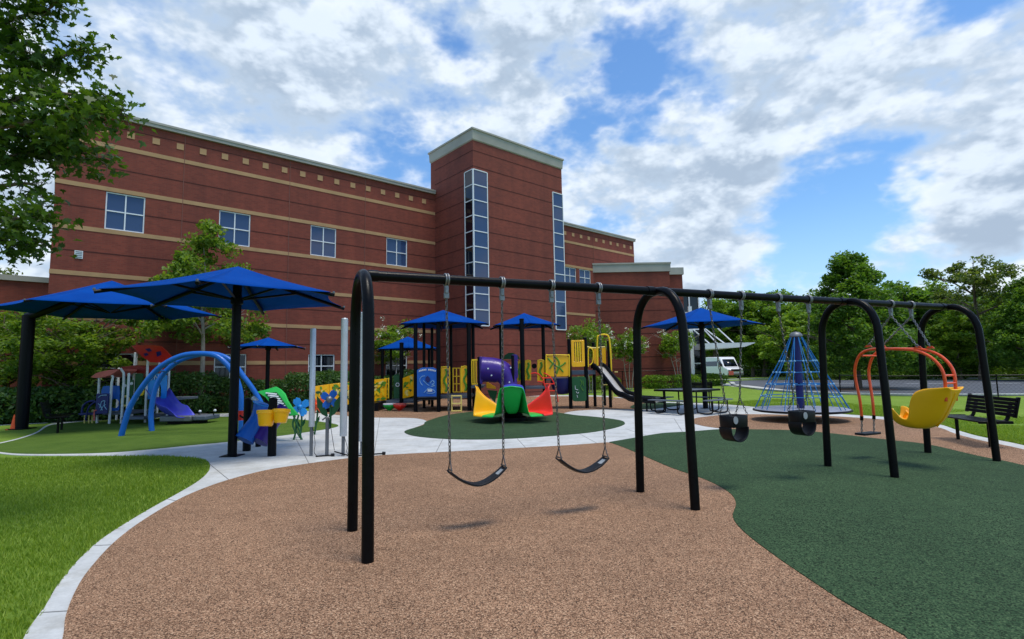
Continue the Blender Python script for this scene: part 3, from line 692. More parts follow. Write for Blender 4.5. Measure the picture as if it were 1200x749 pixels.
# --- face-to-face swing, orange hoop with yellow moulded seat
sa, _ = BP(1043, 356); sb, _ = BP(1067, 358); GC = B0 + BD * ((sa + sb) / 2 - .10); GA = -BN
def GPx(px, py):
    P = on_plane(px, py, GC, BD); return (P - GC).dot(GA), P.z
gs = thing('face_to_face_swing', 'orange hooped double swing with yellow moulded child seat and small black seat', 'swing', GC, 0, swings_grp)
def gpt(px, py, lat): a, z = GPx(px, py); return GC + GA * a + BD * lat + Vector((0, 0, z))
hoop = [(1017, 488, .15), (1015, 468, .155), (1010.5, 442, .17), (1011, 428, .175), (1017, 415, .175), (1030, 409.5, .17), (1056, 409, .16), (1078, 410.5, .15), (1095, 417, .14), (1107, 428, .13), (1112.5, 440, .125), (1114, 456, .12), (1114.5, 470, .12)]
for sg in (-1, 1): MB().tube(spline([gpt(x, y, l * sg) for x, y, l in hoop], 5), .021, 10).build('hoop', 'orange_paint', gs)
for x, y, l in ((1019, 417, .175), (1112, 440, .125), (1114, 449, .122)): MB().rod(gpt(x, y, -l), gpt(x, y, l), .014, 8).build('cross_bar', 'orange_paint', gs)
for (x, y, l) in ((1026, 407, .17), (1083, 408.5, .147)):
    for sg in (-1, 1):
        MB().prism([(-.06, 0), (.06, 0), (.025, .035), (-.025, .035)], gpt(x, y, l * sg - .006), GA, (0, 0, 1), BD * .012).build('chain_lug', 'orange_paint', gs)
ha, hb = hanger(sa, gs), hanger(sb, gs)
for h, sg in ((ha, -1), (hb, 1)):
    for (x, y, l) in ((1026, 405, .17), (1083, 406.5, .147)): chain(h, gpt(x, y, l * sg), 'galvanized', gs, .05, .006)
# black flat seat at the far end
a, z = GPx(1017, 508)
MB().box(GC + GA * a + Vector((0, 0, z)), (.40, .17, .035), BA).build('flat_seat', 'seat_rubber', gs, bevel=.012)
for sg in (-1, 1):
    MB().rod(gpt(1017, 487, .15 * sg), gpt(1017, 492, .15 * sg), .024, 10).build('hoop_socket', 'black_steel', gs)
    chain(gpt(1017, 491, .15 * sg), gpt(1017, 507, .15 * sg), 'galvanized', gs, .05, .006)
# yellow moulded seat: cross sections along its side profile (outer, inner) with raised sides
base_c = [(1049, 489), (1056, 496), (1068, 500), (1082, 501.5), (1093, 500), (1103, 493), (1111, 480), (1117, 466), (1121, 456)]
side_c = [(1047, 476), (1055, 477.5), (1065, 488), (1074, 489), (1076, 472), (1081, 459.5), (1092, 455), (1107, 454), (1121, 453.5)]
wid = [.17, .185, .20, .21, .215, .215, .21, .20, .185]
def dens3(L): return [tuple(p)[:len(L[0])] for p in spline([(*q, 0) if len(q) == 2 else q for q in L], 3)]
base_c, side_c = dens3(base_c), dens3(side_c); wid = [p[0] for p in spline([(w, 0, 0) for w in wid], 3)]
rows = []
for (bx_, by_), (sx_, sy_), w in zip(base_c, side_c, wid):
    ab, zb = GPx(bx_, by_); as_, zs_ = GPx(sx_, sy_)
    row = []
    for u in np.linspace(-1, 1, 13):
        k = abs(u) ** 3.4
        lat = w * math.copysign(min(1, abs(u) ** .8 * 1.02), u)
        row.append(GC + GA * (ab + (as_ - ab) * k) + BD * lat + Vector((0, 0, zb + (zs_ - zb) * k)))
    rows.append(row)
MB().grid(rows).build('moulded_seat', 'yellow_plastic', gs, solid=.022, subsurf=1)
for sg in (-1, 1):
    MB().tube([gpt(1064, 489, .10 * sg), gpt(1068, 482, .10 * sg), gpt(1070, 486, .10 * sg)], [.02, .028, .02], 8).build('pommel', 'yellow_plastic', gs)
MB().tube(spline([gpt(1098, 499.5, 0), gpt(1107, 488, 0), gpt(1115, 472, 0), gpt(1119.5, 460, 0)], 5), [.03] * 16, 8, flat=.5).build('back_rib', 'yellow_plastic', gs)

# ================================================================== SHADES
def hex_pts(c, R, z, ph, n=6): return [Vector((c.x + R * math.cos(ph + 2 * PI * k / n), c.y + R * math.sin(ph + 2 * PI * k / n), z)) for k in range(n)]
def canopy(parent, c, R, ze, zp, ph, n=6, ribs=True, knobs=True, mt='canopy_fabric', drop=.05):
    apex = Vector((c.x, c.y, zp)); E = hex_pts(c, R, ze, ph, n)
    for k in range(n):
        a, b = E[k], E[(k + 1) % n]; rows = []
        for i in range(9):
            t = i / 8; row = []
            for j in range(9):
                u = j / 8; p = apex.lerp(a.lerp(b, u), t)
                sag = 4 * u * (1 - u) * t * t
                p = p + (Vector((c.x, c.y, p.z)) - p) * (.075 * sag) - Vector((0, 0, drop * math.sin(PI * t) * .6 + .03 * sag * 0))
                row.append(p)
            rows.append(row)
        MB().grid(rows).build('canopy_panel', mt, parent, solid=.006)
    if ribs:
        for k in range(n):
            e = E[k] + (Vector((c.x, c.y, ze)) - E[k]) * -.03; q = apex - Vector((0, 0, .10)); e = e - Vector((0, 0, .055))
            MB().tube([q, q.lerp(e, .5) - Vector((0, 0, .02)), e], .032, 8).build('rib', 'dark_post', parent)
            s0 = Vector((c.x, c.y, ze - .05)) + (E[k] - c).normalized() * .09; s0.z = ze - .02
            MB().rod(s0, q.lerp(e, .52) - Vector((0, 0, .03)), .022, 6).build('strut', 'dark_post', parent)
            if knobs: MB().lathe([(0, -.02), (.018, -.02), (.022, 0), (.018, .02), (0, .02)], e + Vector((0, 0, .045)), 10).build('end_cap', 'grey_steel', parent)
    return E
def umbrella(px, py, R, ze, zp, ph, label, pr=.075, z0=.01, loc=None):
    c = loc if loc is not None else G(px, py); c = Vector((c.x, c.y, 0))
    t = thing('shade_umbrella', label, 'umbrella', c + Vector((0, 0, z0)), 0, 'blue fabric shade umbrellas')
    MB().rod(c + Vector((0, 0, z0)), c + Vector((0, 0, zp - .06)), pr, 16).build('post', 'dark_post', t)
    MB().box(c + Vector((0, 0, z0 + .008)), (.32, .32, .016)).build('base_plate', 'dark_post', t, bevel=.004)
    MB().lathe([(pr, ze - .12), (pr + .03, ze - .1), (pr + .03, ze + .02), (pr, ze + .04)], c, 16).build('collar', 'dark_post', t)
    canopy(t, c, R, ze, zp, ph)
    return t
umbrella(272, 535, 2.08, 2.94, 3.56, math.radians(-77), 'blue six-sided shade umbrella on a centre post beside the drums', .08)
umbrella(827, 479, 2.08, 2.98, 3.62, math.radians(-70), 'blue shade umbrella standing over the picnic table', .09)
umbrella(0, 0, 1.30, 2.50, 2.86, math.radians(-80), 'small blue shade umbrella in front of the evergreen shrubs', .07, loc=A(313.5, 440, 19.6))
# cantilever shade at the far left
cc = Vector((-12.15, 15.9, 0)); pp = G(25, 503)
t = thing('cantilever_shade', 'blue cantilever shade on one thick black post at the far left', 'umbrella', (pp.x, pp.y, .01), 0, 'blue fabric shade umbrellas')
MB().tube([pp + Vector((0, 0, -.02)), pp + Vector((0, 0, 3.42))], .16, 20).build('post', 'dark_post', t); MB().tube([pp + Vector((-.05, 0, 3.36)), Vector((cc.x, cc.y, 4.22))], [.13, .07], 14).build('arm', 'dark_post', t)
MB().box((pp.x, pp.y, .02), (.5, .5, .025)).build('base_plate', 'dark_post', t, bevel=.004)
canopy(t, cc, 2.85, 3.46, 4.42, math.radians(-88))

# ================================================================== BENCHES, TABLE, CONE
def bench(loc, rz, label, L=1.6, slats=True):
    """faces local -Y, long axis X"""
    t = thing('park_bench', label, 'bench', loc, rz, 'black park benches'); loc_ = dict(local=True)
    def B(m, n, mt='black_steel', **k): return m.build(n, mt, t, local=True, **k)
    for k in range(5):
        y = -.24 + k * .095
        B(MB().box((0, y, .44), (L, .07, .028)), 'seat_slat', bevel=.008)
    for k in range(5):
        z = .56 + k * .064; y = .21 + (z - .5) * .25
        B(MB().box((0, y, z), (L, .022, .061 if k not in (0, 4) else .064), M=Matrix.Rotation(-.24, 3, 'X')), 'back_slat', bevel=.008)
    for sx in (-1, 1):
        x = sx * (L / 2 - .02); B(MB().box((x, .274, .69), (.09, .03, .36), M=Matrix.Rotation(-.24, 3, 'X')), 'back_end', bevel=.01)
        B(MB().box((x, -.05, .437), (.05, .50, .05)), 'seat_end', bevel=.01)
        xx = sx * (L / 2 - .22)
        B(MB().tube(spline([(xx, -.05, 0), (xx, -.05, .36), (xx, -.04, .41), (xx, .12, .42), (xx, .22, .46), (xx, .26, .56), (xx, .30, .72)], 4), .03, 10), 'leg')
    return t
b0 = Vector((8.98, 10.6, 0)); b1 = Vector((8.6, 9.04, 0)); dv = (b0 - b1); bc = (b0 + b1) / 2
rz = math.atan2(dv.y, dv.x)   # local X points away from camera, local -Y faces +X ... flip below
bench((bc.x - .32, bc.y + .05, .016), rz + PI + PI * 0 - PI, 'black slatted metal bench beside the last hooped swing leg', 1.42).rotation_euler = (0, 0, math.atan2(-dv.y, -dv.x))
lb = G(53, 508.5)
bench((lb.x - .02, lb.y + .4, .01), math.radians(126), 'black metal bench beside the orange cone at the far left', 1.5)
fb = A(817, 458, 22.5)
bench((fb.x, fb.y, .0), math.radians(170), 'black metal bench on the grass behind the picnic table', 1.1)
cn = G(16.5, 503.5)
t = thing('traffic_cone', 'orange traffic cone beside the thick shade post', 'cone', (cn.x, cn.y, .0))
MB().lathe([(.10, .025), (.09, .06), (.03, .42), (.022, .44), (.0, .44)], (cn.x, cn.y, 0), 18).build('cone_body', 'cone_orange', t); MB().box((cn.x, cn.y, .0125), (.28, .28, .025), .3).build('cone_base', 'cone_orange', t, bevel=.008)

tcn = A(806, 480, 17.6); tc_ = Vector((tcn.x, tcn.y, .01)); tr = math.radians(38)
t = thing('picnic_table', 'black metal picnic table with attached bench seats under the right umbrella', 'table', tc_, tr)
def TB(m, n, mt='black_steel', **k): return m.build(n, mt, t, local=True, **k)
S = .74
o = TB(MB().box((0, 0, .74), (2 * S, 2 * S, .035)), 'table_top', 'deck_grey', bevel=.02)
TB(MB().bx(-S, S, -S - .02, -S, .70, .76).bx(-S, S, S, S + .02, .70, .76).bx(-S - .02, -S, -S, S, .70, .76).bx(S, S + .02, -S, S, .70, .76), 'table_rim')
for k in range(4):
    R = Matrix.Rotation(k * PI / 2, 3, 'Z')
    TB(MB().box(R @ Vector((0, -S - .36, .44)), (1.3, .28, .035), k * PI / 2), 'bench_seat', 'deck_grey', bevel=.015)
    for sx in (-.42, .42):
        TB(MB().tube([R @ Vector(p) for p in spline([(sx, -S + .12, .72), (sx, -S + .12, .12), (sx, -S + .02, .035), (sx, -S - .32, .035), (sx, -S - .42, .12), (sx, -S - .42, .43)], 5)], .022, 8), 'leg')

# ================================================================== ROPE PYRAMID
rc = G(939.5, 493); rcz = .016
t = thing('rope_pyramid', 'blue rope climbing pyramid on a round grey spinner disc', 'climber', (rc.x, rc.y, rcz))
Rd = 1.16; zd = .30; ztop = 2.28
MB().lathe([(0, zd - .05), (Rd - .05, zd - .05), (Rd, zd - .03), (Rd, zd + .01), (Rd - .03, zd + .03), (0, zd + .03)], rc, 48).build('disc', 'disc_grey', t)
MB().lathe([(Rd + .004, zd - .035), (Rd + .03, zd - .03), (Rd + .03, zd + .01), (Rd + .004, zd + .015)], rc, 48).build('disc_rim', 'seat_rubber', t)
MB().lathe([(.28, 0), (.26, zd - .05)], rc, 24).build('pedestal', 'dark_post', t)
MB().rod(rc + Vector((0, 0, zd)), rc + Vector((0, 0, ztop)), .095, 18).build('mast', 'navy_plastic', t)
MB().lathe([(.15, ztop - .03), (.165, ztop), (.15, ztop + .05), (.10, ztop + .10), (.0, ztop + .12)], rc, 20).build('mast_cap', 'grey_steel', t)
NR = 10; lev = [(.33, Rd - .04), (.66, .96), (.98, .80), (1.30, .62), (1.60, .45)]
for k in range(NR):
    a = 2 * PI * k / NR + .2
    for da in (-.09, .09):
        P = [rc + Vector((math.cos(a + da * (1 if r > .9 else .8)) * r, math.sin(a + da) * r, z)) for z, r in lev]
        P.append(rc + Vector((math.cos(a) * .14, math.sin(a) * .14, ztop - .02)))
        MB().tube(P, .0105, 6).build('climbing_rope', 'rope_blue', t)
for i in (1, 2, 3, 4):
    z, r = lev[i]; P = []
    for k in range(NR):
        a = 2 * PI * k / NR + .2
        for da in (-.10, .10): P.append(rc + Vector((math.cos(a + da) * r, math.sin(a + da) * r, z)))
    ro = MB().tube(P, .012, 6, closed=True).build('ring_rope', 'rope_blue' if i != 3 else 'rope_blue', t)
    mm = MB()
    for p in P: mm.lathe([(0, -.024), (.02, -.016), (.024, 0), (.02, .016), (0, .024)], p, 8)
    mm.build('rope_clamps', 'rope_light', ro)
    for k in range(0, NR * 2, 2): MB().rod(P[k], rc + Vector((0, 0, z + .02)), .010, 6).build('spoke_rope', 'rope_blue', t) if i == 2 else None

# ================================================================== SPINNER (four moulded seats)
mc = G(601.5, 493.5); mz = .022
t = thing('spinner', 'merry-go-round of four moulded seats in yellow, green, red and blue', 'merry-go-round', (mc.x, mc.y, mz))
MB().lathe([(.42, 0), (.42, .10), (.30, .14), (.24, .26), (0, .26)], mc + Vector((0, 0, mz)), 28).build('pedestal', 'dark_post', t)
RS = 1.22
for nm, ang, mt, lab in (('seat_shell', PI, 'yellow_plastic', 'yellow moulded seat'), ('seat_shell', PI / 2, 'violet_blue_plastic', 'blue moulded seat'), ('seat_shell', 0., 'red_plastic', 'red moulded seat'), ('seat_shell', -PI / 2 - .03, 'green_plastic', 'green moulded seat')):
    rows = []; nphi = 65; nr = 18
    for j in range(nr + 1):
        q = j / nr; row = []
        for i in range(nphi):
            u = -1 + 2 * i / (nphi - 1); phi = u * (PI / 4 - .012)
            edge = RS * (1 + .02 * math.cos(4 * phi))
            r = .10 + (edge - .10) * q
            bk = 1 / (1 + math.exp((abs(u) - .46) * 48)) * (1 - .12 * (u / .46) ** 4 if abs(u) < .46 else .88)
            rise = max(0, (q - .66) / .34) ** 1.4; side_ = max(0, (q - .15) / .85) ** .85 * math.exp(-((abs(u) - .40) / .12) ** 2)
            rise = max(rise, side_)
            z = .30 + .74 * bk * rise - .07 * (1 - bk) * max(0, q - .7) / .3 + .10 * max(0, 1 - q / .25) ** 2 - .04 * math.sin(PI * q) + .018 * math.exp(-(u / .10) ** 2) * rise
            rr = r - .16 * bk * (max(0, (q - .66) / .34) ** 1.4)
            row.append(mc + Vector((rr * math.cos(ang + phi), rr * math.sin(ang + phi), z + mz)))
        rows.append(row)
    lip = [p + Vector((math.cos(math.atan2(p.y - mc.y, p.x - mc.x)) * .03, math.sin(math.atan2(p.y - mc.y, p.x - mc.x)) * .03, -.05)) for p in rows[-1]]
    rows.append(lip)
    o = MB().grid(rows).build(nm, mt, t, solid=.02, subsurf=1); o['label'] = lab
    MB().lathe([(0, 0), (.05, 0), (.05, .03), (0, .045)], mc + Vector((.42 * math.cos(ang), .42 * math.sin(ang), .28 + mz)), 12).build('seat_bolt', mt, o)
# ================================================================== helpers for play equipment
def rrect(w, h, r=.04, n=4):
    P = []
    for cx, cy, a0 in ((w / 2 - r, h / 2 - r, 0), (-w / 2 + r, h / 2 - r, 90), (-w / 2 + r, -h / 2 + r, 180), (w / 2 - r, -h / 2 + r, 270)):
        for k in range(n + 1): a = math.radians(a0 + 90 * k / n); P.append((cx + r * math.cos(a), cy + r * math.sin(a)))
    return P
def rect_px(x0, y0, x1, y1, Y):
    a = A(x0, y1, Y); b = A(x1, y0, Y); return a.x, b.x, a.z, b.z
def panel(parent, x0, y0, x1, y1, Y, mt, name='panel', th=.035, r=.05, tilt=0.):
    X0, X1, Z0, Z1 = rect_px(x0, y0, x1, y1, Y)
    m = MB().prism(rrect(X1 - X0, Z1 - Z0, min(r, (X1 - X0) * .3, (Z1 - Z0) * .3)), ((X0 + X1) / 2, Y - th / 2, (Z0 + Z1) / 2), (1, tilt, 0), (0, 0, 1), (0, th, 0))
    return m.build(name, mt, parent, bevel=.006)
def poly_px(parent, pts, Y, mt, name='panel', th=.035, dY=None, bevel=.006):
    P = [A(x, y, Y) for x, y in pts]; n = len(P)
    if dY: P = [Vector((p.x, Y + d, p.z)) for p, d in zip([A(x, y, Y + d) for (x, y), d in zip(pts, dY)], dY)]
    m = MB(); m.add(P + [p + Vector((0, th, 0)) for p in P], [tuple(range(n)), tuple(range(n, 2 * n))] + [(i, (i + 1) % n, n + (i + 1) % n, n + i) for i in range(n)])
    return m.build(name, mt, parent, bevel=bevel)
def wire_px(parent, pts, Y, r, mt, name, n=8, sp=4, dY=None):
    P = [A(x, y, Y + (dY[i] if dY else 0)) for i, (x, y) in enumerate(pts)]
    return MB().tube(spline(P, sp) if sp else P, r, n).build(name, mt, parent)
def post(parent, px, ytop, Y, r=.055, mt='dark_post', z0=.0, name='post', cap=True):
    p = A(px, 460, Y); zt = A(px, ytop, Y).z
    m = MB().tube([Vector((p.x, Y, z0)), Vector((p.x, Y, zt))], r, 12)
    if cap: m.lathe([(r * 1.1, zt - .02), (r * 1.1, zt + .01), (0, zt + .03)], (p.x, Y, 0), 12)
    return m.build(name, mt, parent)
def ring_px(parent, x, y, rx, Y, mt, name, r=.02, full=True):
    c = A(x, y, Y); R = rx / FPX * Y
    return MB().tube([c + Vector((R * math.cos(a), -.02, R * math.sin(a))) for a in np.linspace(0, 2 * PI, 17)[:-1]], r, 6, closed=True).build(name, mt, parent)

# ================================================================== CHIME TUBES
def chime(px, ybase, ytop, ybot, r, label):
    c = G(px, ybase); zt = A(px, ytop, c.y).z; zb = A(px, ybot, c.y).z
    t = thing('chime_tube', label, 'chime', (c.x, c.y, .01), 0, 'tall grey chime tubes')
    MB().lathe([(.0, zt - .004), (r * .8, zt), (r, zt - .015), (r, zb), (r * .85, zb - .004), (r * .85, zb + .05)], (c.x, c.y, 0), 20, caps=False).build('tube', 'light_grey_metal', t)
    MB().rod((c.x, c.y, .01), (c.x, c.y, zb + .1), .030, 12).build('post', 'grey_steel', t)
    a = Vector((c.x + .03, c.y - .02, zb - .02)); b = Vector((c.x + .10, c.y - .12, .10)); d = Vector((c.x + .16, c.y - .15, .025))
    MB().tube(spline([a, a.lerp(b, .5) + Vector((.03, 0, -.05)), b, d], 6), .005, 5).build('mallet_cable', 'black_steel', t)
    MB().rod(d - Vector((.02, 0, 0)), d + Vector((.26, .04, .008)), .012, 8).build('mallet_handle', 'black_steel', t)
    MB().lathe([(0, -.03), (.028, -.028), (.03, 0), (.028, .028), (0, .03)], d + Vector((.27, .04, .012)), 10, Matrix.Rotation(PI / 2, 3, 'Y')).build('mallet_head', 'seat_rubber', t)
    return t
chime(364.5, 535, 385, 500, .052, 'shortest grey chime tube, left of the blue metal flower')
chime(402, 535, 373, 511, .062, 'grey chime tube between the blue metal flower and the swing leg')
chime(424, 533, 366, 517, .060, 'tallest grey chime tube, partly behind the nearest swing leg')

# ================================================================== DRUMS
c2 = G(318.5, 535); Y2 = c2.y
t = thing('drum_set', 'blue, purple and yellow play drums on short black posts', 'drums', (c2.x, c2.y, .01))
for px, yb, yt, r in ((318.5, 535, 468, .075), (289, 529, 468, .075), (302.5, 524, 480, .055)):
    c = G(px, yb); zt = A(px, yt, c.y).z
    MB().tube([(c.x, c.y, .01), (c.x, c.y, zt)], r, 16).lathe([(r * 1.04, zt - .02), (r * 1.04, zt + .005), (r * .6, zt + .03), (0, zt + .035)], (c.x, c.y, 0), 16).build('post', 'dark_post', t)
o = MB().tube(spline([A(306, 474, Y2 + .45), A(303, 486, Y2 + .4), A(297, 498, Y2 + .3), A(286, 516, Y2 + .15)], 6), [.135, .135, .132, .13, .128, .126, .125, .125, .125, .127, .13, .135, .14, .148, .155, .162, .17, .175, .18], 14).build('drum_horn', 'blue_plastic', t); o['label'] = 'blue drum horn'
MB().tube([A(305.6, 473.4, Y2 + .45), A(306.0, 472.4, Y2 + .45)], [.15, .15], 16).build('drum_rim', 'bright_blue', o)
o = MB().tube(spline([A(333, 477, Y2 + .75), A(325, 487, Y2 + .65), A(313, 502, Y2 + .45), A(302.5, 517.5, Y2 + .3)], 6), [.115 + .004 * k for k in range(19)], 14).build('drum_horn', 'purple_plastic', t); o['label'] = 'purple drum horn'
for px, py, s in ((313, 481, 1.08), (330, 479.5, .95)):
    c = A(px, py, Y2 - .16)
    o = MB().lathe([(0, -.26 * s), (.10 * s, -.26 * s), (.115 * s, -.23 * s), (.142 * s, -.07 * s), (.16 * s, -.06 * s), (.165 * s, -.005), (.15 * s, .0), (0, .006)], c, 24, Matrix.Rotation(-.16, 3, 'X')).build('bongo', 'yellow_plastic', t)
MB().box(A(321.5, 488, Y2 - .13), (.12, .08, .10)).build('bongo_bridge', 'yellow_plastic', t, bevel=.02)
MB().rod(A(296, 466, Y2 + .5), A(301, 470, Y2 + .5), .045, 8).build('drum_cap', 'light_grey_metal', t)
MB().lathe([(0, -.1), (.085, -.1), (.085, .1), (0, .1)], A(281, 487, 11.5), 14).build('grip', 'red_plastic', t)
wire_px(t, [(281, 487), (284, 489), (289, 490)], 11.2, .02, 'dark_post', 'grip_arm')

# ================================================================== XYLOPHONE
cx = G(348, 515); Yx = cx.y
t = thing('xylophone', 'tilted green xylophone board with white bars on a curly green stem', 'xylophone', (cx.x, cx.y, .01))
outer = [(301, 459), (312, 456.5), (323, 453), (329, 456.5), (334, 461.5), (337, 469), (342, 477), (350, 486.5), (340, 487.5), (330, 487.5), (325, 483), (318, 475), (311, 466)]
poly_px(t, outer, Yx - .4, 'green_plastic', 'board', .05, dY=[(486 - y) * .016 for x, y in outer], bevel=.012)
rc_ = [(311, 461), (324, 459.5), (329, 465), (341, 484), (332, 484.5), (322, 473)]; poly_px(t, rc_, Yx - .43, 'dark_green_plastic', 'board_recess', .004, dY=[(486 - y) * .016 for x, y in rc_], bevel=0)
for k in range(9):
    q = k / 8; xa = 311.5 + 21.5 * q; xb = 324.5 + 16 * q; y = 461.5 + 22 * q
    a = A(xa, y - .6, Yx - .44 + (486 - y) * .016); b = A(xb, y + .9, Yx - .44 + (486 - y) * .016)
    MB().tube([a, b], .022, 6).build('bar', 'post_white', t)
for pts in ([(344, 487), (347, 496), (351, 505), (353, 515)], [(346, 487), (343, 497), (346, 507), (344, 516)], [(350, 486), (347, 500), (349, 508), (354, 515.5)]):
    P = [A(x, y, Yx - .05 * i) for i, (x, y) in enumerate(pts)]; P[-1].z = .012
    MB().tube(spline(P, 5), .022, 8).build('stem', 'dark_green_plastic', t)

# ================================================================== METAL FLOWERS
def flower(fx, fy, size, ybase, mt, label, tilt, petals=4, stem='dark_green_plastic', greypost=False, bx=None, Y=None):
    c = G(bx or fx, ybase); Y = c.y; t = thing('metal_flower', label, 'sculpture', (c.x, c.y, .01), 0, 'metal flower chimes')
    h = A(fx, fy, Y); S = size / FPX * Y
    for k in range(petals):
        a = tilt + 2 * PI * k / petals; yw = .75; u = Vector((math.cos(a) * math.cos(yw), math.cos(a) * math.sin(yw), math.sin(a))); v = Vector((-math.sin(a) * math.cos(yw), -math.sin(a) * math.sin(yw), math.cos(a)))
        pl = [(0.05, 0), (.35, .33), (.75, .36), (1.0, .12), (.88, 0), (1.0, -.16), (.75, -.38), (.35, -.33)]
        n = len(pl); P = [h + u * (p * S) + v * (q * S) + Vector((0, -.10 * S * (p ** 2) * (1 if k % 2 else .3) - .004 * k, 0)) for p, q in pl]
        MB().add(P + [p + Vector((0, .018, 0)) for p in P], [tuple(range(n)), tuple(range(n, 2 * n))] + [(i, (i + 1) % n, n + (i + 1) % n, n + i) for i in range(n)]).build('petal', mt, t, bevel=.004)
    MB().lathe([(0, -.03), (.06, -.03), (.06, 0), (.03, .03), (0, .035)], h - Vector((0, .05, 0)), 12, Matrix.Rotation(PI / 2, 3, 'X')).build('flower_centre', 'grey_steel' if greypost else mt, t)
    zt = h.z
    if greypost:
        MB().rod((c.x, c.y, .01), (c.x, c.y, A(fx, 490, Y).z), .032, 10).build('post', 'grey_steel', t)
        MB().tube(spline([(c.x - .08, c.y - .03, A(fx, 492, Y).z), (c.x, c.y - .04, A(fx, 488.5, Y).z), (c.x + .05, c.y - .03, A(fx, 490, Y).z)], 5), .014, 6).build('bracket', 'grey_steel', t)
        MB().tube(spline([(c.x + .05, c.y - .02, A(fx, 492, Y).z), (c.x + .13, c.y - .08, .3), (c.x + .17, c.y - .1, .12)], 5), .005, 5).build('mallet_cable', 'black_steel', t)
        MB().rod((c.x + .17, c.y - .1, .10), (c.x + .42, c.y - .12, .03), .012, 8).build('mallet_handle', 'black_steel', t)
    MB().tube(spline([Vector((c.x, c.y + .03, .01 if not greypost else A(fx, 492, Y).z)), Vector((c.x + (h.x - c.x) * .3 + .03, c.y + .03, h.z * .5)), h + Vector((0, .05, 0))], 6), .022, 8).build('stem', stem, t)
    # two broad leaves on the stem
    zl = (A(fx, 490, Y).z if greypost else .25)
    for sg in (-1, 1):
        o = Vector((c.x, c.y + .04, zl)); L = .46 if greypost else .24
        pl = [(0, 0), (.25, .14), (.6, .17), (1, .02), (.6, -.06), (.25, -.05)]
        u = Vector((sg * .45, 0, .9)); v = Vector((sg * .9, 0, -.45)); P = [o + u * (p * L) + v * (q * L * 1.2) for p, q in pl]; n = 6
        MB().add(P + [p + Vector((0, .014, 0)) for p in P], [tuple(range(n)), tuple(range(n, 2 * n))] + [(i, (i + 1) % n, n + (i + 1) % n, n + i) for i in range(n)]).build('leaf', stem, t, bevel=.003)
    return t
flower(352, 477, 12, 514, 'bright_blue', 'light blue metal flower beside the green xylophone', .55, bx=351)
flower(372, 474.5, 10, 510, 'orange_paint', 'orange metal flower between the two nearer chime tubes, farther back', .8, bx=368)
flower(386.5, 468, 12, 535, 'blue_plastic', 'dark blue metal flower with green leaves on a grey post', 1.0, greypost=True, bx=383)

# ================================================================== BLUE ARCHES
ao = G(212, 509)
t = thing('arch_climber', 'pair of tall blue tubular arches over the synthetic turf', 'climber', (ao.x, 13.6, .016))
a1 = [(142, 509.5), (151, 480.5), (165, 456), (185.5, 432), (210, 418), (234, 414.5), (255, 418), (272, 435), (281, 456), (283, 480), (282.5, 506)]
a2 = [(178, 504), (177, 484), (182, 456), (192.5, 437), (213, 421.5), (244.6, 414.6), (269, 421.5), (286, 442), (299, 460), (309, 480), (314, 502)]
for pts, Y in ((a1, 13.6), (a2, 14.7)):
    P = [A(x, y, Y) for x, y in pts]; P[0].z = 0; P[-1].z = 0
    MB().tube(spline(P, 6), .068, 14).build('arch', 'blue_paint', t)
for (x, y), (x2, y2) in (((184, 434), (194, 435)), ((200, 423), (207, 424.5))):
    MB().rod(A(x, y, 13.6), A(x2, y2, 14.7), .03, 8).build('cross_bar', 'blue_paint', t)

# ================================================================== TODDLER PLAY HOUSE (far left)
YT = 17.2; o0 = A(150, 497, YT)
t = thing('toddler_play_house', 'toddler play unit with red leaf roofs, blue and green panels and a violet slide', 'play structure', (o0.x, YT, .016))
for px, yt, Y in ((115.5, 442, YT + .3), (138, 432, YT + 1.4), (171.5, 420, YT + .2), (197, 425, YT + .6), (156, 414, YT + 1.6), (150, 438, YT - .1), (185, 424, YT + 1.8)): post(t, px, yt, Y, .036, 'post_white', .016)
for px, xt, yt in ((128, 133, 437), (142, 145.5, 432)):
    p = A(px, 497, YT); P = [Vector((p.x, YT, .016)), A(px + 3, 448, YT), A(xt - .5, 442 if px < 130 else 437, YT), A(xt - 4, yt, YT)]
    MB().tube(P, .037, 10).build('bent_post', 'post_white', t)
o = poly_px(t, [(106, 442), (113, 437), (125, 434), (138, 432.5), (137, 435), (130, 439.5), (120, 442.5), (111, 443)], YT - .1, 'pink_plastic', 'leaf_roof', .9)
poly_px(t, [(136, 437.5), (142, 430), (160, 428), (172, 431), (176, 437), (160, 437), (146, 436.5)], YT + .9, 'dark_red_plastic', 'leaf_roof', .9)
lr = poly_px(t, [(153.5, 405.5), (165, 404.3), (181, 404.5), (189, 406), (195.5, 412), (201, 418), (196, 423), (190, 425), (176, 424.5), (166.5, 418.5), (160, 411)], YT - .2, 'red_plastic', 'leaf_roof', .05, dY=[(425 - y) * .045 for y in (405.5, 404.3, 404.5, 406, 412, 418, 423, 425, 424.5, 418.5, 411)])
for pts in ([(170, 409), (175, 408), (178, 411.5), (174, 412.5)], [(168, 414.5), (172, 413.5), (174, 416), (170, 417.5)], [(183, 412.5), (188, 411.5), (189, 416), (184, 418)]):
    poly_px(lr, pts, YT - .225, 'navy_plastic', 'roof_cutout', .012, dY=[(425 - y) * .045 for x, y in pts], bevel=0)
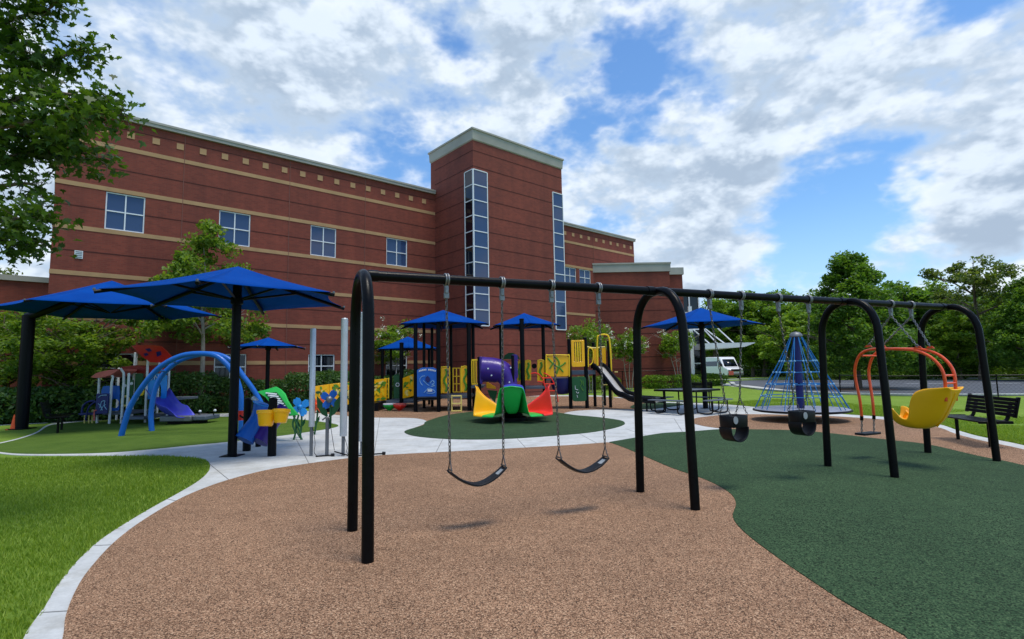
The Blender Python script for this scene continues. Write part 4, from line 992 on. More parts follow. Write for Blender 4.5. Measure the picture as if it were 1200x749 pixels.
def holed(parent, x0, y0, x1, y1, hx, hy, hr, Y, mt, name):
    """panel with a round hole"""
    X0, X1, Z0, Z1 = rect_px(x0, y0, x1, y1, Y); c = A(hx, hy, Y); R = hr / FPX * Y; m = MB(); n = 32; out = []; inn = []
    for k in range(n):
        a = 2 * PI * k / n; d = Vector((math.cos(a), math.sin(a))); ts = []
        if d.x > 1e-6: ts.append((X1 - c.x) / d.x)
        if d.x < -1e-6: ts.append((X0 - c.x) / d.x)
        if d.y > 1e-6: ts.append((Z1 - c.z) / d.y)
        if d.y < -1e-6: ts.append((Z0 - c.z) / d.y)
        q = min(ts); out.append(Vector((c.x + d.x * q, Y, c.z + d.y * q))); inn.append(Vector((c.x + d.x * R, Y, c.z + d.y * R)))
    th = Vector((0, .04, 0))
    m.grid([out, inn, [p + th for p in inn], [p + th for p in out], out], True)
    return m.build(name, mt, parent)
holed(t, 117.5, 452, 140.5, 482, 134, 473, 5.5, YT + .12, 'blue_plastic', 'panel')
pn = panel(t, 112, 461, 127.5, 485, YT - .12, 'navy_plastic')
for pts in ([(115, 466), (119, 463.5), (125, 463)], [(117, 478), (119, 471), (123, 470), (122, 475), (125, 480)], [(118, 481), (121, 476), (124, 474)], [(115, 473), (118, 476), (120, 481)]): wire_px(pn, pts, YT - .15, .010, 'rope_light', 'panel_drawing', 5)
panel(t, 144, 445, 157, 476, YT + .3, 'dark_green_plastic'); g2 = panel(t, 157, 437.5, 168, 474, YT + .35, 'dark_green_plastic')
for x, y in ((147, 452), (154.5, 449.5), (144.5, 461)):
    c = A(x, y, YT + .26); MB().lathe([(0, 0), (.045, 0), (.05, .02), (0, .035)], c, 12, Matrix.Rotation(PI / 2, 3, 'X')).build('knob', 'post_white', t)
for x, y, r, mt in ((165, 459, 3.2, 'yellow_paint'), (147, 470, 4.5, 'pale_yellow'), (159, 466, 2.5, 'post_white')):
    c = A(x, y, YT + .22); R = r / FPX * YT
    MB().tube([c + Vector((R * math.cos(a), 0, R * 1.25 * math.sin(a))) for a in np.linspace(0, 2 * PI, 17)[:-1]], .035, 8, closed=True).build('play_ring', mt, t)
MB().lathe([(.0, 0), (.1, 0), (.1, .02), (0, .02)], A(165, 459, YT + .3), 12, Matrix.Rotation(PI / 2, 3, 'X')).build('play_disc', 'dark_green_plastic', t)
# blue archway panel with white zigzag
X0, X1, Z0, Z1 = rect_px(173, 437.5, 196, 468, YT + .25); W = X1 - X0
ap = MB().prism([(0, 0), (W * .34, 0), (W * .34, (Z1 - Z0) * .45), (W * .42, (Z1 - Z0) * .6), (W * .55, (Z1 - Z0) * .64), (W * .66, (Z1 - Z0) * .58), (W * .72, (Z1 - Z0) * .42), (W * .72, 0), (W, 0), (W, (Z1 - Z0) * .9), (W * .85, (Z1 - Z0)), (W * .1, (Z1 - Z0)), (0, (Z1 - Z0) * .92)], (X0, YT + .23, Z0), (1, 0, 0), (0, 0, 1), (0, .04, 0)).build('arch_panel', 'bright_blue', t, bevel=.006)
wire_px(ap, [(177.5, 445.5), (179.5, 441), (181, 444.5), (182, 439.5), (184, 444), (186, 439.5), (185.5, 444.5), (189, 440)], YT + .2, .018, 'post_white', 'panel_drawing', 5, 0)
panel(t, 176, 466, 196, 470, YT + .3, 'navy_plastic', 'sill')
# decks
MB().bx(A(116, 485, YT).x, A(146, 485, YT).x, YT + .15, YT + 1.5, .28, .36).build('deck', 'deck_grey', t, bevel=.01)
MB().bx(A(150, 490, YT).x, A(176, 490, YT).x, YT - .3, YT + 1.6, .15, .23).build('deck', 'deck_grey', t, bevel=.01)
MB().bx(A(172, 490, YT).x, A(197, 490, YT).x, YT + .25, YT + 1.6, .70, .78).build('deck', 'deck_grey', t, bevel=.01)
# grab loops at the left end
wire_px(t, [(96, 487), (97, 477), (103, 471), (111, 470)], YT + .2, .03, 'navy_plastic', 'grab_loop'); wire_px(t, [(100, 492), (104, 478), (110, 472), (116, 470)], YT - .1, .025, 'navy_plastic', 'grab_loop')
MB().bx(A(92, 483, YT).x, A(113, 483, YT).x, YT, YT + .4, .30, .36).build('side_shelf', 'navy_plastic', t, bevel=.01)
for px in (101, 106, 110): post(t, px, 484, YT + .3, .02, 'pale_yellow', .016, 'shelf_leg', False)
wire_px(t, [(110.5, 493), (110.5, 482), (113, 481)], YT - .15, .02, 'pink_plastic', 'handle')
# violet slide with grey landing
rows = []
sp_ = spline([A(184, 466, YT + .3), A(187, 470, YT + .1), A(192, 478, YT - .15), A(199, 485.5, YT - .4), A(209, 488.5, YT - .6), A(218, 489.5, YT - .7)], 5)
for i, p in enumerate(sp_):
    d = (sp_[min(i + 1, len(sp_) - 1)] - sp_[max(i - 1, 0)]); d.z = 0; d.normalize(); w = Vector((-d.y, d.x, 0))
    e = 1 if i < len(sp_) - 6 else (len(sp_) - 1 - i) / 6
    rows.append([p + w * .30 * u + Vector((0, 0, (.20 * e + .03) * abs(u) ** 3)) for u in (-1.12, -1, -.85, -.5, 0, .5, .85, 1, 1.12)])
MB().grid(rows).build('slide', 'violet_blue_plastic', t, solid=.025, subsurf=1)
a = A(200, 489, YT - .2); b = A(236, 489, YT - .2); e = A(253.5, 490, YT - .1)
MB().bx(a.x, b.x, YT - .75, YT + .2, .10, .27).build('landing_bench', 'grey_steel', t, bevel=.03); MB().bx(b.x + .003, e.x, YT - .68, YT + .12, .12, .26).build('landing_end', 'deck_grey', t, bevel=.03)
for x, y in ((221, 481), (234.5, 482), (252, 481)):
    p = A(x, y, YT - .25); MB().rod((p.x - .05, p.y, .25), p, .015, 6).build('knob_stem', 'dark_post', t); MB().lathe([(0, -.04), (.04, -.02), (.045, 0), (.03, .03), (0, .04)], p, 10).build('knob', 'post_white', t)
MB().bx(a.x + .1, e.x - .3, YT - .5, YT - .05, .016, .12).build('landing_base', 'dark_post', t)

# ================================================================== MAIN PLAY STRUCTURE
YP = 20.0; o0 = A(560, 482, YP)
ps = thing('play_structure', 'large playground structure with blue roofs, yellow panels, purple tunnel and slide', 'play structure', (o0.x, YP, .016))
def roof(px, Y, wpx, ye, yp, ph):
    c = A(px, 460, Y); c.z = 0; canopy(ps, c, wpx / FPX * Y / 2, A(px, ye, Y).z, A(px, yp, Y).z, ph, 6, True, False, drop=.02)
roof(520, 21.0, 112, 381.5, 363.5, math.radians(-80)); roof(616, 20.7, 86, 382.5, 367, math.radians(-83)); roof(478, 23.4, 78, 409.5, 394.5, math.radians(-78))
for px, yt, Y, r in ((487, 380, 19.8, .075), (514, 378, 19.6, .075), (497, 378, 21.6, .06), (506.5, 378, 22.4, .06), (529, 376, 22.3, .06), (550, 380, 19.9, .085), (555, 380, 21.4, .06),
                     (588, 380, 20.9, .07), (613, 374, 19.5, .085), (638, 381, 20.6, .07),
                     (448, 408, 22.6, .06), (458, 408, 24.0, .05), (470.5, 402, 22.0, .085), (503, 408, 24.0, .06),
                     (562, 419, 19.2, .065), (601.5, 417, 19.0, .055),
                     (668.5, 398, 20.0, .07), (687.5, 396, 20.0, .07), (697, 402, 20.9, .06), (715, 400, 20.2, .06), (708.5, 405, 21.3, .05)):
    post(ps, px, yt, Y, r, 'dark_post', .016)
# decks
def deck(x0, x1, ytop, Y0, Y1, name='deck', th=.09):
    z = A((x0 + x1) / 2, ytop, Y0).z; MB().bx(A(x0, ytop, Y0).x, A(x1, ytop, Y0).x, Y0, Y1, z - th, z).build(name, 'deck_grey', ps, bevel=.01)
deck(487, 515, 466, 19.8, 22.3); deck(515, 552, 464, 19.9, 22.3); deck(552, 566, 452, 19.6, 21.3); deck(606, 641, 453, 20.0, 21.4); deck(640, 670, 443, 20.1, 21.2); deck(668, 698, 434, 20.0, 21.3, th=.16); deck(448, 487, 470, 22.0, 24.0)
# ramp wall panels with leaf print
def leafpanel(pts, Y, dY, seed):
    pl = poly_px(ps, pts, Y, 'yellow_plastic', 'ramp_panel', .04, dY)
    r_ = random.Random(seed); x0, x1 = min(p[0] for p in pts), max(p[0] for p in pts); y0, y1 = min(p[1] for p in pts) + 2.5, max(p[1] for p in pts) - 2.5
    for k in range(int((x1 - x0) * 1.7)):
        x = r_.uniform(x0 + 2, x1 - 2); f = (x - x0) / (x1 - x0); Yk = Y + dY[0] + (dY[1] - dY[0]) * f - .02
        y = r_.uniform(y0 + 1, y1 - 1); s = r_.uniform(1.8, 4.0); a = r_.uniform(0, PI)
        sh = [(1, 0), (.5, .42), (-.3, .45), (-1, 0), (-.3, -.45), (.5, -.42)]
        P = [(x + s * (u * math.cos(a) - v * math.sin(a)), min(max(y + s * (u * math.sin(a) + v * math.cos(a)), y0), y1)) for u, v in sh]
        P = [(min(max(px, x0 + .6), x1 - .6), py) for px, py in P]
        Pa, Pb = A(pts[0][0], pts[0][1], Y + dY[0]), A(pts[1][0], pts[1][1], Y + dY[1]); nv = Vector((-(Pb.y - Pa.y), Pb.x - Pa.x, 0)).normalized()
        Q = [on_plane(px, py, Pa, nv) - nv * (.004 + .0007 * k) for px, py in P]; nq = len(Q)
        MB().add(Q + [q_ + nv * .003 for q_ in Q], [tuple(range(nq)), tuple(range(nq, 2 * nq))] + [(i, (i + 1) % nq, nq + (i + 1) % nq, nq + i) for i in range(nq)]).build('leaf_motif', r_.choice(['leaf_green_plastic', 'leaf_green_plastic', 'pale_yellow', 'yellow_paint', 'dark_green_plastic']), pl)
leafpanel([(367, 453), (385.5, 450.3), (385.5, 477.5), (367, 481)], 20.0, [0, .35, .35, 0], 1)
leafpanel([(386, 450.2), (405, 448), (405, 474.5), (386, 477.4)], 20.35, [0, .4, .4, 0], 2)
leafpanel([(405.5, 448), (430, 445.8), (430, 471.5), (405.5, 474.4)], 20.75, [0, .5, .5, 0], 3)
leafpanel([(430.5, 445.7), (453, 443.8), (453, 469.0), (430.5, 471.4)], 21.3, [0, .6, .6, 0], 4)
leafpanel([(472, 443), (485, 438), (485, 464), (472, 467)], 21.5, [0, -.6, -.6, 0], 5)
gp_ = panel(ps, 461.5, 439, 469, 467, 22.2, 'dark_green_plastic'); ring_px(gp_, 466, 451, 2.0, 22.15, 'post_white', 'panel_ring', .015)
for x0, x1 in ((450.5, 452), (454.5, 456)): panel(ps, x0, 443, x1, 467, 22.0, 'yellow_paint', 'rail', .05, .01)
for y in (444, 450, 456, 462, 466.5): panel(ps, 452, y - .5, 454.5, y + .5, 22.0, 'yellow_paint', 'rail', .04, .01)
# low ramp under-frame
MB().prism([(A(367, 484, 20).x, .02), (A(453, 480, 21.9).x, .02), (A(453, 470, 21.9).x, A(453, 469.5, 21.9).z), (A(367, 481, 20).x, A(367, 481.5, 20).z)], (0, 20.5, 0), (1, 0, 0), (0, 0, 1), (0, 1.3, 0)).build('ramp', 'dark_post', ps)
# blue activity panel with white line drawing
X0, X1, Z0, Z1 = rect_px(488.8, 430.5, 513.3, 465, 19.6)
bp = MB().prism([(X0, Z0), (X1, Z0), (X1, Z1 - .09), ((X0 + X1) / 2 + .2, Z1), ((X0 + X1) / 2 - .2, Z1), (X0, Z1 - .09)], (0, 19.58, 0), (1, 0, 0), (0, 0, 1), (0, .05, 0)).build('activity_panel', 'blue_plastic', ps, bevel=.006)
def draw(pts, r=.010, mt='post_white'): wire_px(bp, pts, 19.57, r, mt, 'panel_drawing', 5, 3)
for k, x in enumerate(np.linspace(491.5, 510, 11)):       # arc of small white letter strokes, too small to read in the photograph
    yb = 433.2 + (1.6 * ((x - 501) / 9.5) ** 2)
    if k == 5: continue
    draw([(x - .6, yb + 1.2), (x - .2, yb - 1.0), (x + .3, yb + .9), (x + .7, yb - .8)], .009)
poly_px(bp, [(501, 440.5), (503.7, 443), (504, 446), (501.5, 448.5), (498.5, 446), (498.6, 442.5)], 19.55, 'navy_plastic', 'panel_window', .02, bevel=0)
draw([(498, 440.5), (494, 441.5), (492, 445), (493, 449), (495, 451.5)], .008, 'rope_light'); draw([(496, 446), (500, 450), (503, 452)], .008, 'rope_light')
draw([(504, 449), (507, 446), (509, 449), (506, 450.5), (509.5, 452), (505, 453)], .009, 'rope_light'); draw([(497, 460), (500, 457), (502, 455), (506, 456), (510, 459), (506, 461), (500, 460.5)], .009, 'rope_light')
poly_px(bp, [(501, 456), (506.5, 456.5), (506.5, 459), (501.2, 459)], 19.555, 'post_white', 'panel_drawing', .02, bevel=0)
panel(ps, 488, 465.5, 514, 468.5, 19.6, 'dark_post', 'kick_board')
# yellow panels with green vine
def vine_panel(x0, y0, x1, y1, Y):
    pl = panel(ps, x0, y0, x1, y1, Y, 'yellow_plastic', 'barrier_panel', r=.12); xm = (x0 + x1) / 2; w = (x1 - x0) * .18
    P = [(xm + w * math.sin(k * 1.35), y0 + 2 + (y1 - y0 - 4) * k / 7) for k in range(8)]
    wire_px(pl, P, Y - .02, .045, 'leaf_green_plastic', 'vine_motif', 6)
    loop = [(x0 - .3, y1), (x0 - .3, y0 + 2), (x0 + .6, y0), (xm, y0 - .8), (x1 - .6, y0), (x1 + .3, y0 + 2), (x1 + .3, y1)]
    wire_px(pl, loop, Y - .01, .02, 'yellow_paint', 'panel_rail', 6)
vine_panel(517.5, 430.5, 526.5, 461, 19.8); vine_panel(541, 430, 549, 460, 19.9); vine_panel(616, 423, 621.5, 446, 20.1); vine_panel(630.5, 422.5, 637, 447, 20.2); vine_panel(607, 424, 610.5, 447, 20.4)
for x in (531, 535, 539.5): panel(ps, x - .5, 431, x + .5, 460, 20.2, 'yellow_paint', 'rail', .03, .01)
for y in (431.5, 441, 450, 459.5): panel(ps, 531.5, y - .5, 539, y + .5, 20.2, 'yellow_paint', 'rail', .03, .01)
# pale yellow step ladder
for x in (529.5, 540.5): wire_px(ps, [(x, 483), (x, 470), (x, 463)], 19.3, .028, 'pale_yellow', 'ladder_rail')
for y in (464, 473, 481.5): panel(ps, 529.5, y - .8, 540.5, y + .8, 19.3, 'pale_yellow', 'ladder_rung', .12, .01)
# barred yellow barrier
bb = panel(ps, 552.5, 421, 562, 423, 19.6, 'yellow_paint', 'barrier', .03, .01)
for x in (553, 555.4, 558, 560.6): panel(bb, x - .55, 423, x + .55, 450, 19.6, 'yellow_paint', 'bar', .03, .01)
panel(bb, 552.5, 449, 562, 451, 19.6, 'yellow_paint', 'bar', .03, .01)
poly_px(ps, [(570, 447), (581, 453.5), (581, 456), (570, 455)], 19.9, 'yellow_plastic', 'side_board'); poly_px(ps, [(571, 457), (583, 458), (580, 472), (574, 465)], 20.3, 'dark_green_plastic', 'climbing_board')
# purple tunnel: half pipe that turns down to the ground
tun = spline([A(564.5, 433, 19.3), A(580, 434, 19.3), A(590, 438, 19.25), A(596, 448, 19.2), A(597.5, 462, 19.1), A(597, 476, 19.0)], 5)
MB().tube(tun, [.46, .46, .455, .45, .45, .44, .44, .43, .42, .41, .40, .38, .36, .34, .33, .32] + [.30] * (len(tun) - 16), 18).build('tunnel', 'purple_plastic', ps)
for x, y in ((572, 432), (576, 440), (590, 433), (597, 448), (598.5, 431)):
    MB().lathe([(0, 0), (.03, 0), (.03, .015), (0, .02)], A(x, y, 18.86), 8, Matrix.Rotation(PI / 2, 3, 'X')).build('tunnel_bolt', 'post_white', ps)
panel(ps, 599.5, 415.5, 606.5, 444, 19.1, 'purple_plastic', 'tunnel_flange', .05, .08); panel(ps, 562.3, 418, 565, 450, 19.05, 'purple_plastic', 'tunnel_flange', .05, .03)
poly_px(ps, [(590, 421), (591, 416.5), (596, 413.5), (601, 413.5), (607, 416.5), (609.5, 421)], 21.4, 'dark_green_plastic', 'arch_panel')
# red loop climber
for pts in ([(622, 438), (629, 437.5), (636, 444), (640, 458), (641, 470)], [(637, 437), (645, 442), (651, 454), (654, 471)], [(630, 447), (636, 448), (638, 452)]): wire_px(ps, pts, 18.9 if pts[0][0] != 637 else 19.3, .022, 'red_plastic', 'loop_climber')
for y0_, xa, xb in ((443, 634, 646), (450, 638, 649.5), (458, 640, 652.5)): MB().rod(A(xa, y0_, 18.9), A(xb, y0_, 19.3), .018, 6).build('climber_rung', 'red_plastic', ps)
MB().lathe([(0, -.05), (.10, -.05), (.10, .05), (0, .05)], A(626, 429, 20.7), 14, Matrix.Rotation(PI / 2, 3, 'X')).build('steering_wheel', 'dark_post', ps)
# yellow panel with green branching motif
yp_ = panel(ps, 640.5, 417, 666.5, 441.5, 19.9, 'yellow_plastic', 'barrier_panel', r=.12)
for pts in ([(642, 420), (648, 426), (655, 430), (663, 425)], [(655, 430), (652, 438)], [(648, 426), (644, 432)], [(655, 430), (660, 436)], [(651, 418.5), (655, 424), (655, 430)]): wire_px(yp_, pts, 19.88, .035, 'leaf_green_plastic', 'vine_motif', 6)
wire_px(yp_, [(640, 441.5), (640, 418), (643, 416.3), (664, 416.3), (667, 418), (667, 441.5)], 19.87, .025, 'yellow_paint', 'panel_rail', 6)
MB().lathe([(.0, -.34), (.22, -.30), (.40, -.1), (.46, .2), (.48, .28), (.44, .28), (.40, .15), (0, -.2)], A(659, 452, 20.4), 20).build('bowl_panel', 'navy_plastic', ps)
# upper tower: barred panel, lower green panel
tb = panel(ps, 670, 398.5, 684.5, 401, 19.9, 'yellow_plastic', 'barrier', .04, .02)
panel(tb, 670, 399, 672.5, 429.5, 19.895, 'yellow_plastic', 'bar', .04, .02); panel(tb, 682, 399, 684.5, 429.5, 19.895, 'yellow_plastic', 'bar', .04, .02); panel(tb, 671, 424, 684, 430, 19.89, 'yellow_plastic', 'bar', .04, .02)
for x in (674.6, 677.2, 679.8): panel(tb, x - .45, 401, x + .45, 424, 19.9, 'yellow_paint', 'bar', .025, .008)
lg = panel(ps, 671, 441.5, 686.5, 470.5, 19.8, 'dark_green_plastic', 'activity_panel', r=.08)
for pts in ([(674, 452), (674.5, 456), (677.5, 457)], [(675, 459), (677, 461), (678.5, 459.5)], [(676, 463), (677, 466)], [(680, 445), (682, 449), (680.5, 453), (683.5, 458)], [(683, 446), (684, 452)]): wire_px(lg, pts, 19.77, .010, 'post_white' if pts[0][0] < 679 else 'leaf_green_plastic', 'panel_drawing', 5)
# slide mouth hoods
hood = wire_px(ps, [(699.5, 432), (700, 398), (702, 393.5), (707, 392), (712, 393), (714, 398), (715.5, 412), (716.5, 436)], 20.1, .03, 'yellow_paint', 'hood_rail')
wire_px(ps, [(688, 406.5), (696, 408), (709, 406.5)], 20.3, .03, 'pale_yellow', 'hand_rail'); wire_px(ps, [(689.5, 430), (689.5, 411), (692, 408), (695, 412), (694.5, 424), (691, 428)], 19.9, .022, 'yellow_paint', 'hand_rail')
for x0, y0, x1, y1 in ((696, 407, 701, 429), (704.5, 406, 709.5, 427), (712.5, 402, 714.8, 424)): panel(ps, x0, y0, x1, y1, 20.6, 'yellow_plastic', 'barrier_panel')
# steel slide with dark rails, running down towards the right front
hd = Vector((.75, -.66, 0)).normalized(); wv = Vector((hd.y * -1, hd.x, 0))
st_ = A(693, 430, 20.0); en = A(768, 470.5, 17.9)
prof = [(0, st_.z), (.25, st_.z - .05), (.7, st_.z - .42), (1.3, st_.z - .95), (1.75, en.z + .12), (2.05, en.z + .02), (2.5, en.z), (3.2, en.z - .02)]
L_ = (Vector((en.x, en.y, 0)) - Vector((st_.x, st_.y, 0))).length; cl = spline([Vector((st_.x, st_.y, 0)) + (Vector((en.x - st_.x, en.y - st_.y, 0)).normalized()) * (s / 3.2 * L_) + Vector((0, 0, z)) for s, z in prof], 5)
wv = Vector((-(en.y - st_.y), en.x - st_.x, 0)).normalized()
MB().grid([[p + wv * u for u in (0, .1, .25, .4, .5)] for p in cl]).build('slide_bed', 'slide_steel', ps, solid=.03)
for off in (-.02, .52):
    MB().tube([p + wv * off + Vector((0, 0, .10)) for p in cl], .055, 8).build('slide_rail', 'dark_post', ps); MB().grid([[p + wv * off + Vector((0, 0, z)) for z in (-.06, .10)] for p in cl]).build('slide_side', 'dark_post', ps, solid=.03)
for s in (-4,):
    p = cl[s]; MB().rod((p.x, p.y, .016), p + Vector((0, 0, -.03)), .03, 8).build('slide_leg', 'dark_post', ps)
for y, x0, x1 in ((436, 720, 724), (451, 706, 712), (457.5, 716, 721), (465, 717, 727)): panel(ps, x0, y - .6, x1, y + .6, 20.6, 'pale_yellow', 'side_rung', .05, .01)
wire_px(ps, [(718, 468), (718, 452)], 20.6, .03, 'pale_yellow', 'side_rail', sp=0)
# stepping pods
for px, mt, lab in ((456.5, 'green_plastic', 'low green bowl-shaped stepping pod under the roofed ramp'), (468.5, 'red_plastic', 'low red bowl-shaped stepping pod under the roofed ramp')):
    c = G(px, 481.5); tp = thing('stepping_pod', lab, 'stepping pod', (c.x, c.y, .016), 0, 'stepping pods')
    MB().lathe([(.07, .016), (.10, .06), (.20, .12), (.26, .20), (.24, .235)], c, 20).build('bowl', mt, tp); MB().lathe([(.245, .236), (.26, .245), (.255, .285), (.0, .29)], c, 20, caps=False).build('rim', 'post_white' if mt != 'red_plastic' else 'pink_plastic', tp)
c = G(445, 480); tp = thing('purple_play_mound', 'low purple moulded play piece below the ramp', 'play piece', (c.x, c.y, .016))
MB().lathe([(.26, .016), (.27, .14), (.2, .24), (0, .27)], c, 16).build('mound', 'purple_plastic', tp); MB().lathe([(.05, .27), (.06, .33), (0, .35)], c, 10).build('knob', 'navy_plastic', tp)
# ================================================================== VEGETATION
def leaves_np(C, size, seed, up=.35, aspect=.55, spread=.35):
    """rhombus leaves (two triangles as a folded quad) centred at C"""
    r = np.random.default_rng(seed); n = len(C)
    nrm = r.normal(size=(n, 3)); nrm[:, 2] = np.abs(nrm[:, 2]) * (1 + up) + up; nrm /= np.linalg.norm(nrm, axis=1)[:, None]
    a = r.normal(size=(n, 3)); a -= nrm * (a * nrm).sum(1)[:, None]; a /= np.linalg.norm(a, axis=1)[:, None]; b = np.cross(nrm, a)
    s = size * (1 - spread + 2 * spread * r.random(n))[:, None]
    V = np.stack([C - a * s * .5, C + b * s * aspect * .5 + nrm * s * .08, C + a * s * .5, C - b * s * aspect * .5 + nrm * s * .08], 1).reshape(-1, 3)
    return V, np.arange(4 * n).reshape(n, 4)
def tree_data(name, H, R, bare, nclump, per, lsize, seed, leafm, barkm='bark', crown='round', limbs=7, tr=None, clr=.20, multi=1, sparse=1.0):
    """trunk with limbs (mesh) and crown of leaf clumps (mesh)"""
    r = random.Random(seed); q = np.random.default_rng(seed); tr = tr or H * .022; m = MB(); tips = []
    for mi in range(multi):
        ox = (mi - (multi - 1) / 2) * R * .10; lean = r.uniform(-.06, .06) * H + ox * 3
        trunk = [Vector((ox, 0, -.05))] + [Vector((ox + lean * (k / 6) ** 1.5 + r.uniform(-1, 1) * tr * .8, r.uniform(-1, 1) * tr * .8, H * .88 * k / 6)) for k in range(1, 7)]
        m.tube(trunk, [tr * 1.35, tr, tr * .85, tr * .65, tr * .48, tr * .3, tr * .1] if multi == 1 else [tr * .6 * (1 - k / 7.5) for k in range(7)], 8)
        for k in range(limbs):
            f = bare / H + (0.82 - bare / H) * (k + .5) / limbs; p = trunk[0].lerp(trunk[-1], f); p = Vector((trunk[min(6, int(f * 6.8))].x, trunk[min(6, int(f * 6.8))].y, f * H * .88)); a = k * 2.4 + r.uniform(-.5, .5) + mi
            ln = R * (r.uniform(.6, .9) if crown != 'cone' else (1 - f) * .95 + .15); e = p + Vector((math.cos(a) * ln, math.sin(a) * ln, ln * r.uniform(.25, .7)))
            mid = p.lerp(e, .5) + Vector((0, 0, ln * .08)); m.tube([p, mid, e], [tr * .38, tr * .24, tr * .08], 6); tips.append(e); tips.append(mid)
            for _ in range(2):
                b2 = r.uniform(-.9, .9); s0 = p.lerp(e, r.uniform(.45, .75)); e2 = s0 + Vector((math.cos(a + b2) * ln * .45, math.sin(a + b2) * ln * .45, ln * r.uniform(.1, .45))); m.tube([s0, e2], [tr * .18, tr * .05], 5); tips.append(e2)
    tm = m.mesh(name + '_trunk', barkm)
    C = []; zc = bare + (H - bare) * .5; hz = (H - bare) * .5
    for i in range(nclump):
        if i < len(tips) and sparse < 1: c = np.array(tips[i]) + q.normal(size=3) * R * .06
        else:
            while True:
                d = q.normal(size=3); d /= np.linalg.norm(d); rad = q.random() ** .38
                if crown == 'cone':
                    z = q.random() ** 1.25; prof = (1 - z) ** .62 * .96 + .05; c = np.array([d[0], d[1], 0]); c = c / max(1e-6, np.linalg.norm(c)) * R * prof * (q.random() ** .4); c[2] = bare + z * (H - bare); break
                c = np.array([d[0] * R * rad, d[1] * R * rad, zc + d[2] * hz * rad])
                lump = .80 + .20 * math.sin(3.1 * math.atan2(d[1], d[0]) + seed) * math.cos(2.3 * d[2] * 3 + seed)
                if rad <= lump: break
        n = int(per * (.6 + .8 * q.random())); cr = R * clr * (.6 + .8 * q.random())
        g = q.normal(size=(n, 3)); g /= np.linalg.norm(g, axis=1)[:, None]; g *= (q.random(n) ** .45)[:, None] * cr; g[:, 2] *= .62
        C.append(c + g)
    C = np.concatenate(C); C[:, 2] = np.maximum(C[:, 2], bare * .55)
    V, F = leaves_np(C, lsize, seed + 1)
    return tm, np_mesh(name + '_crown', V, F, leafm)
def shrub_mesh(name, L, W, H, n, ls, seed, leafm='leaf_hedge'):
    q = np.random.default_rng(seed); d = q.normal(size=(n, 3)); d /= np.linalg.norm(d, axis=1)[:, None]; d = np.sign(d) * np.abs(d) ** .6
    rad = (q.random(n) ** .22)[:, None]; lump = 1 + .10 * np.sin(d[:, :1] * 7 + seed) * np.cos(d[:, 1:2] * 6)
    C = d * rad * lump * np.array([L / 2, W / 2, H / 2]) + np.array([0, 0, H / 2]); C[:, 2] = np.maximum(C[:, 2], .03)
    V, F = leaves_np(C, ls, seed + 3, up=.1, aspect=.45); return np_mesh(name, V, F, leafm)
def shrub_core(L, W, H, parent):
    mm = MB(); 
    for k in range(7):
        a = k * .9; mm.tube([(0, 0, 0), (math.cos(a) * L * .2, math.sin(a) * W * .2, H * .45), (math.cos(a) * L * .36, math.sin(a) * W * .36, H * .8)], [.03, .02, .008], 5)
    mm.build('stems', 'bark', parent, local=True)
TD = {}
TD['mid'] = tree_data('tree_mid', 9, 3.4, 2.0, 120, 130, .30, 11, 'leaf_mid')
TD['mid2'] = tree_data('tree_mid2', 9, 3.6, 1.6, 120, 130, .32, 23, 'leaf_mid')
TD['light'] = tree_data('tree_light', 6, 2.4, .5, 90, 130, .24, 31, 'leaf_light')
TD['dark'] = tree_data('tree_dark', 8, 3.5, 1.3, 230, 170, .20, 42, 'leaf_dark', crown='cone', clr=.17)
TD['oak'] = tree_data('tree_oak', 10, 3.6, 4.4, 58, 100, .26, 55, 'leaf_oak', limbs=9, sparse=.5, clr=.17, tr=.2)
TD['forest'] = tree_data('tree_forest', 12, 4.2, 1.5, 150, 120, .42, 66, 'leaf_dark')
def put_tree(key, px, Y, H, label, cat='tree', group=None, w=1.0, rz=None, name='tree', base_h=None):
    bh = {'mid': 9, 'mid2': 9, 'light': 6, 'dark': 8, 'oak': 10, 'forest': 12}.get(key, base_h); p = A(px, 430, Y)
    t = thing(name, label, cat, (p.x, Y, 0), rz if rz is not None else random.uniform(0, 6.28), group)
    s = H / bh; t.scale = (s * w, s * w, s)
    link('trunk', TD[key][0], t); c = link('crown', TD[key][1], t); c['kind'] = 'stuff'
    return t
GR = 'trees beyond the road'
put_tree('dark', 1004, 32.5, 8.1, 'tall dense dark green tree on the lawn in front of the road', w=1.0, rz=.5)
put_tree('oak', 1150, 44, 11.2, 'tall open-crowned oak with sky showing through at the right', group=GR, rz=1.1, w=.95)
put_tree('light', 882, 70, 8.0, 'bright green bushy tree just right of the white van', group=GR, w=1.05)
put_tree('light', 926, 56, 7.2, 'bright green bushy tree behind the rope pyramid', group=GR, w=1.1)
put_tree('light', 1124, 46, 6.3, 'bright green low-branched tree behind the orange swing', group=GR, w=1.15)
